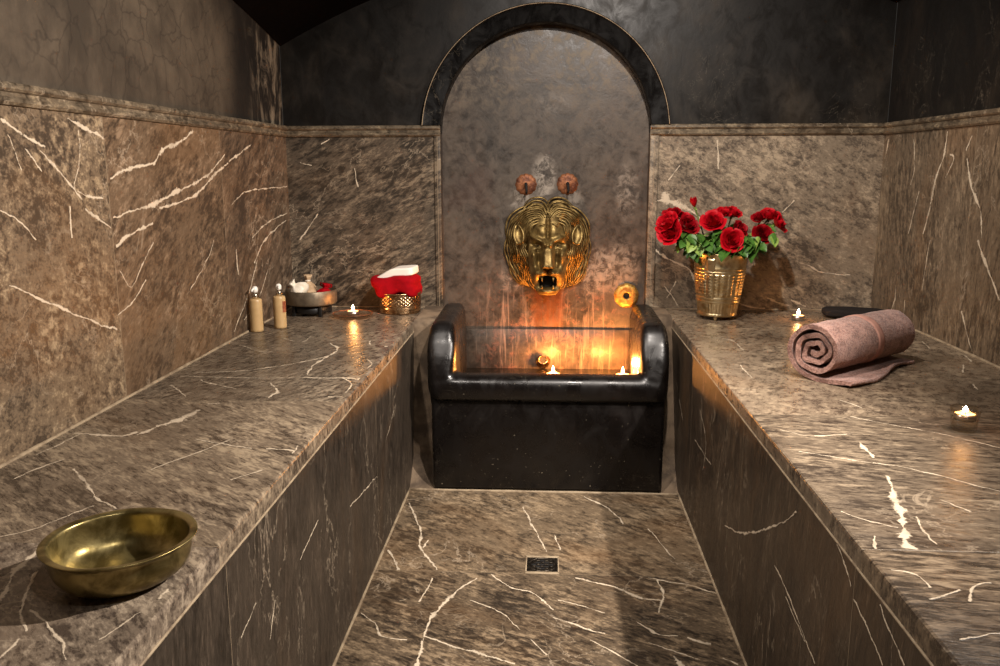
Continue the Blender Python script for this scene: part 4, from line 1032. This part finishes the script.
# ------------------------------------------------------------------ floor drain
root = thing('floor_drain', (-.0065, 1.977, 0), 'small square metal floor drain with round slotted grate', 'drain')
s = MB(); w_ = .042
for lo, hi in (((-w_, -w_-.007, -.002), (w_, -w_+.0035, .0022)), ((-w_, w_-.0035, -.002), (w_, w_+.007, .0022)), ((-w_, -w_, -.002), (-w_+.0035, w_, .0022)), ((w_-.0035, -w_, -.002), (w_, w_, .0022))): s.box(lo, hi, 0, .0006, 1)
s.build('frame', M['grout'], root)
s = MB(); s.box((-w_+.003, -w_+.003, -.002), (w_-.003, w_-.003, .0012)); s.build('plate', M['iron'], root)
s = MB(); s.lathe([(.033, .0012), (.0335, .0024), (.036, .0024), (.0365, .0012)], 48); s.build('ring', M['iron'], root)
s = MB()
for i in range(-2, 3):
    for j in range(-2, 3):
        if (i+j) % 2 == 0 and i*i+j*j < 8: 
            c_ = (i*.0105, j*.0105); s.box((c_[0]-.0058, c_[1]-.0034, .0012), (c_[0]+.0058, c_[1]+.0034, .0018), 0, .0003, 1)
s.build('slot', M['dark'], root)
s = MB()
for i in range(-2, 3):
    for j in range(-2, 3):
        if (i+j) % 2 and i*i+j*j < 8:
            c_ = (i*.0105, j*.0105); s.box((c_[0]-.0044, c_[1]-.003, .0012), (c_[0]+.0044, c_[1]+.003, .0034), 0, .0006, 1)
s.build('grate', M['iron'], root)

# ------------------------------------------------------------------ light
def spot(name, loc, tgt, e, col, angle=100, blend=.6, rad=.03):
    l = bpy.data.lights.new(name, 'SPOT'); l.energy = e; l.color = col; l.spot_size = R(angle); l.spot_blend = blend; l.shadow_soft_size = rad
    o = bpy.data.objects.new(name, l); COL.objects.link(o); o.location = loc
    o.rotation_euler = (Vector(tgt)-Vector(loc)).to_track_quat('-Z', 'Y').to_euler(); return o
WARM = (1., .90, .81)
spot('lamp_right', (.93, 1.36, 1.58), (-.62, 1.6, .5), 190, WARM, 104, .8, .02)
spot('lamp_left', (-.60, 1.42, 1.70), (.75, 1.9, .5), 66, WARM, 112, .8, .02)
spot('lamp_centre', (.22, 1.55, 1.86), (.25, 2.9, .62), 74, WARM, 96, .8, .02)
point('fill_light', (.12, .35, 1.9), 15, WARM, .12)  # added unseen fill, lifts the floor and bench fronts
w_ = bpy.data.worlds.new('world'); S.world = w_; w_.use_nodes = True
w_.node_tree.nodes['Background'].inputs[0].default_value = (.05, .045, .04, 1); w_.node_tree.nodes['Background'].inputs[1].default_value = .6

vs = S.view_settings; vs.view_transform = 'Standard'; vs.look = 'None'; vs.gamma = 1; vs.use_curve_mapping = False; vs.exposure = .3
S.display_settings.display_device = 'sRGB'
S.cycles.use_denoising = True; S.cycles.max_bounces = 8; S.cycles.sample_clamp_indirect = 4.
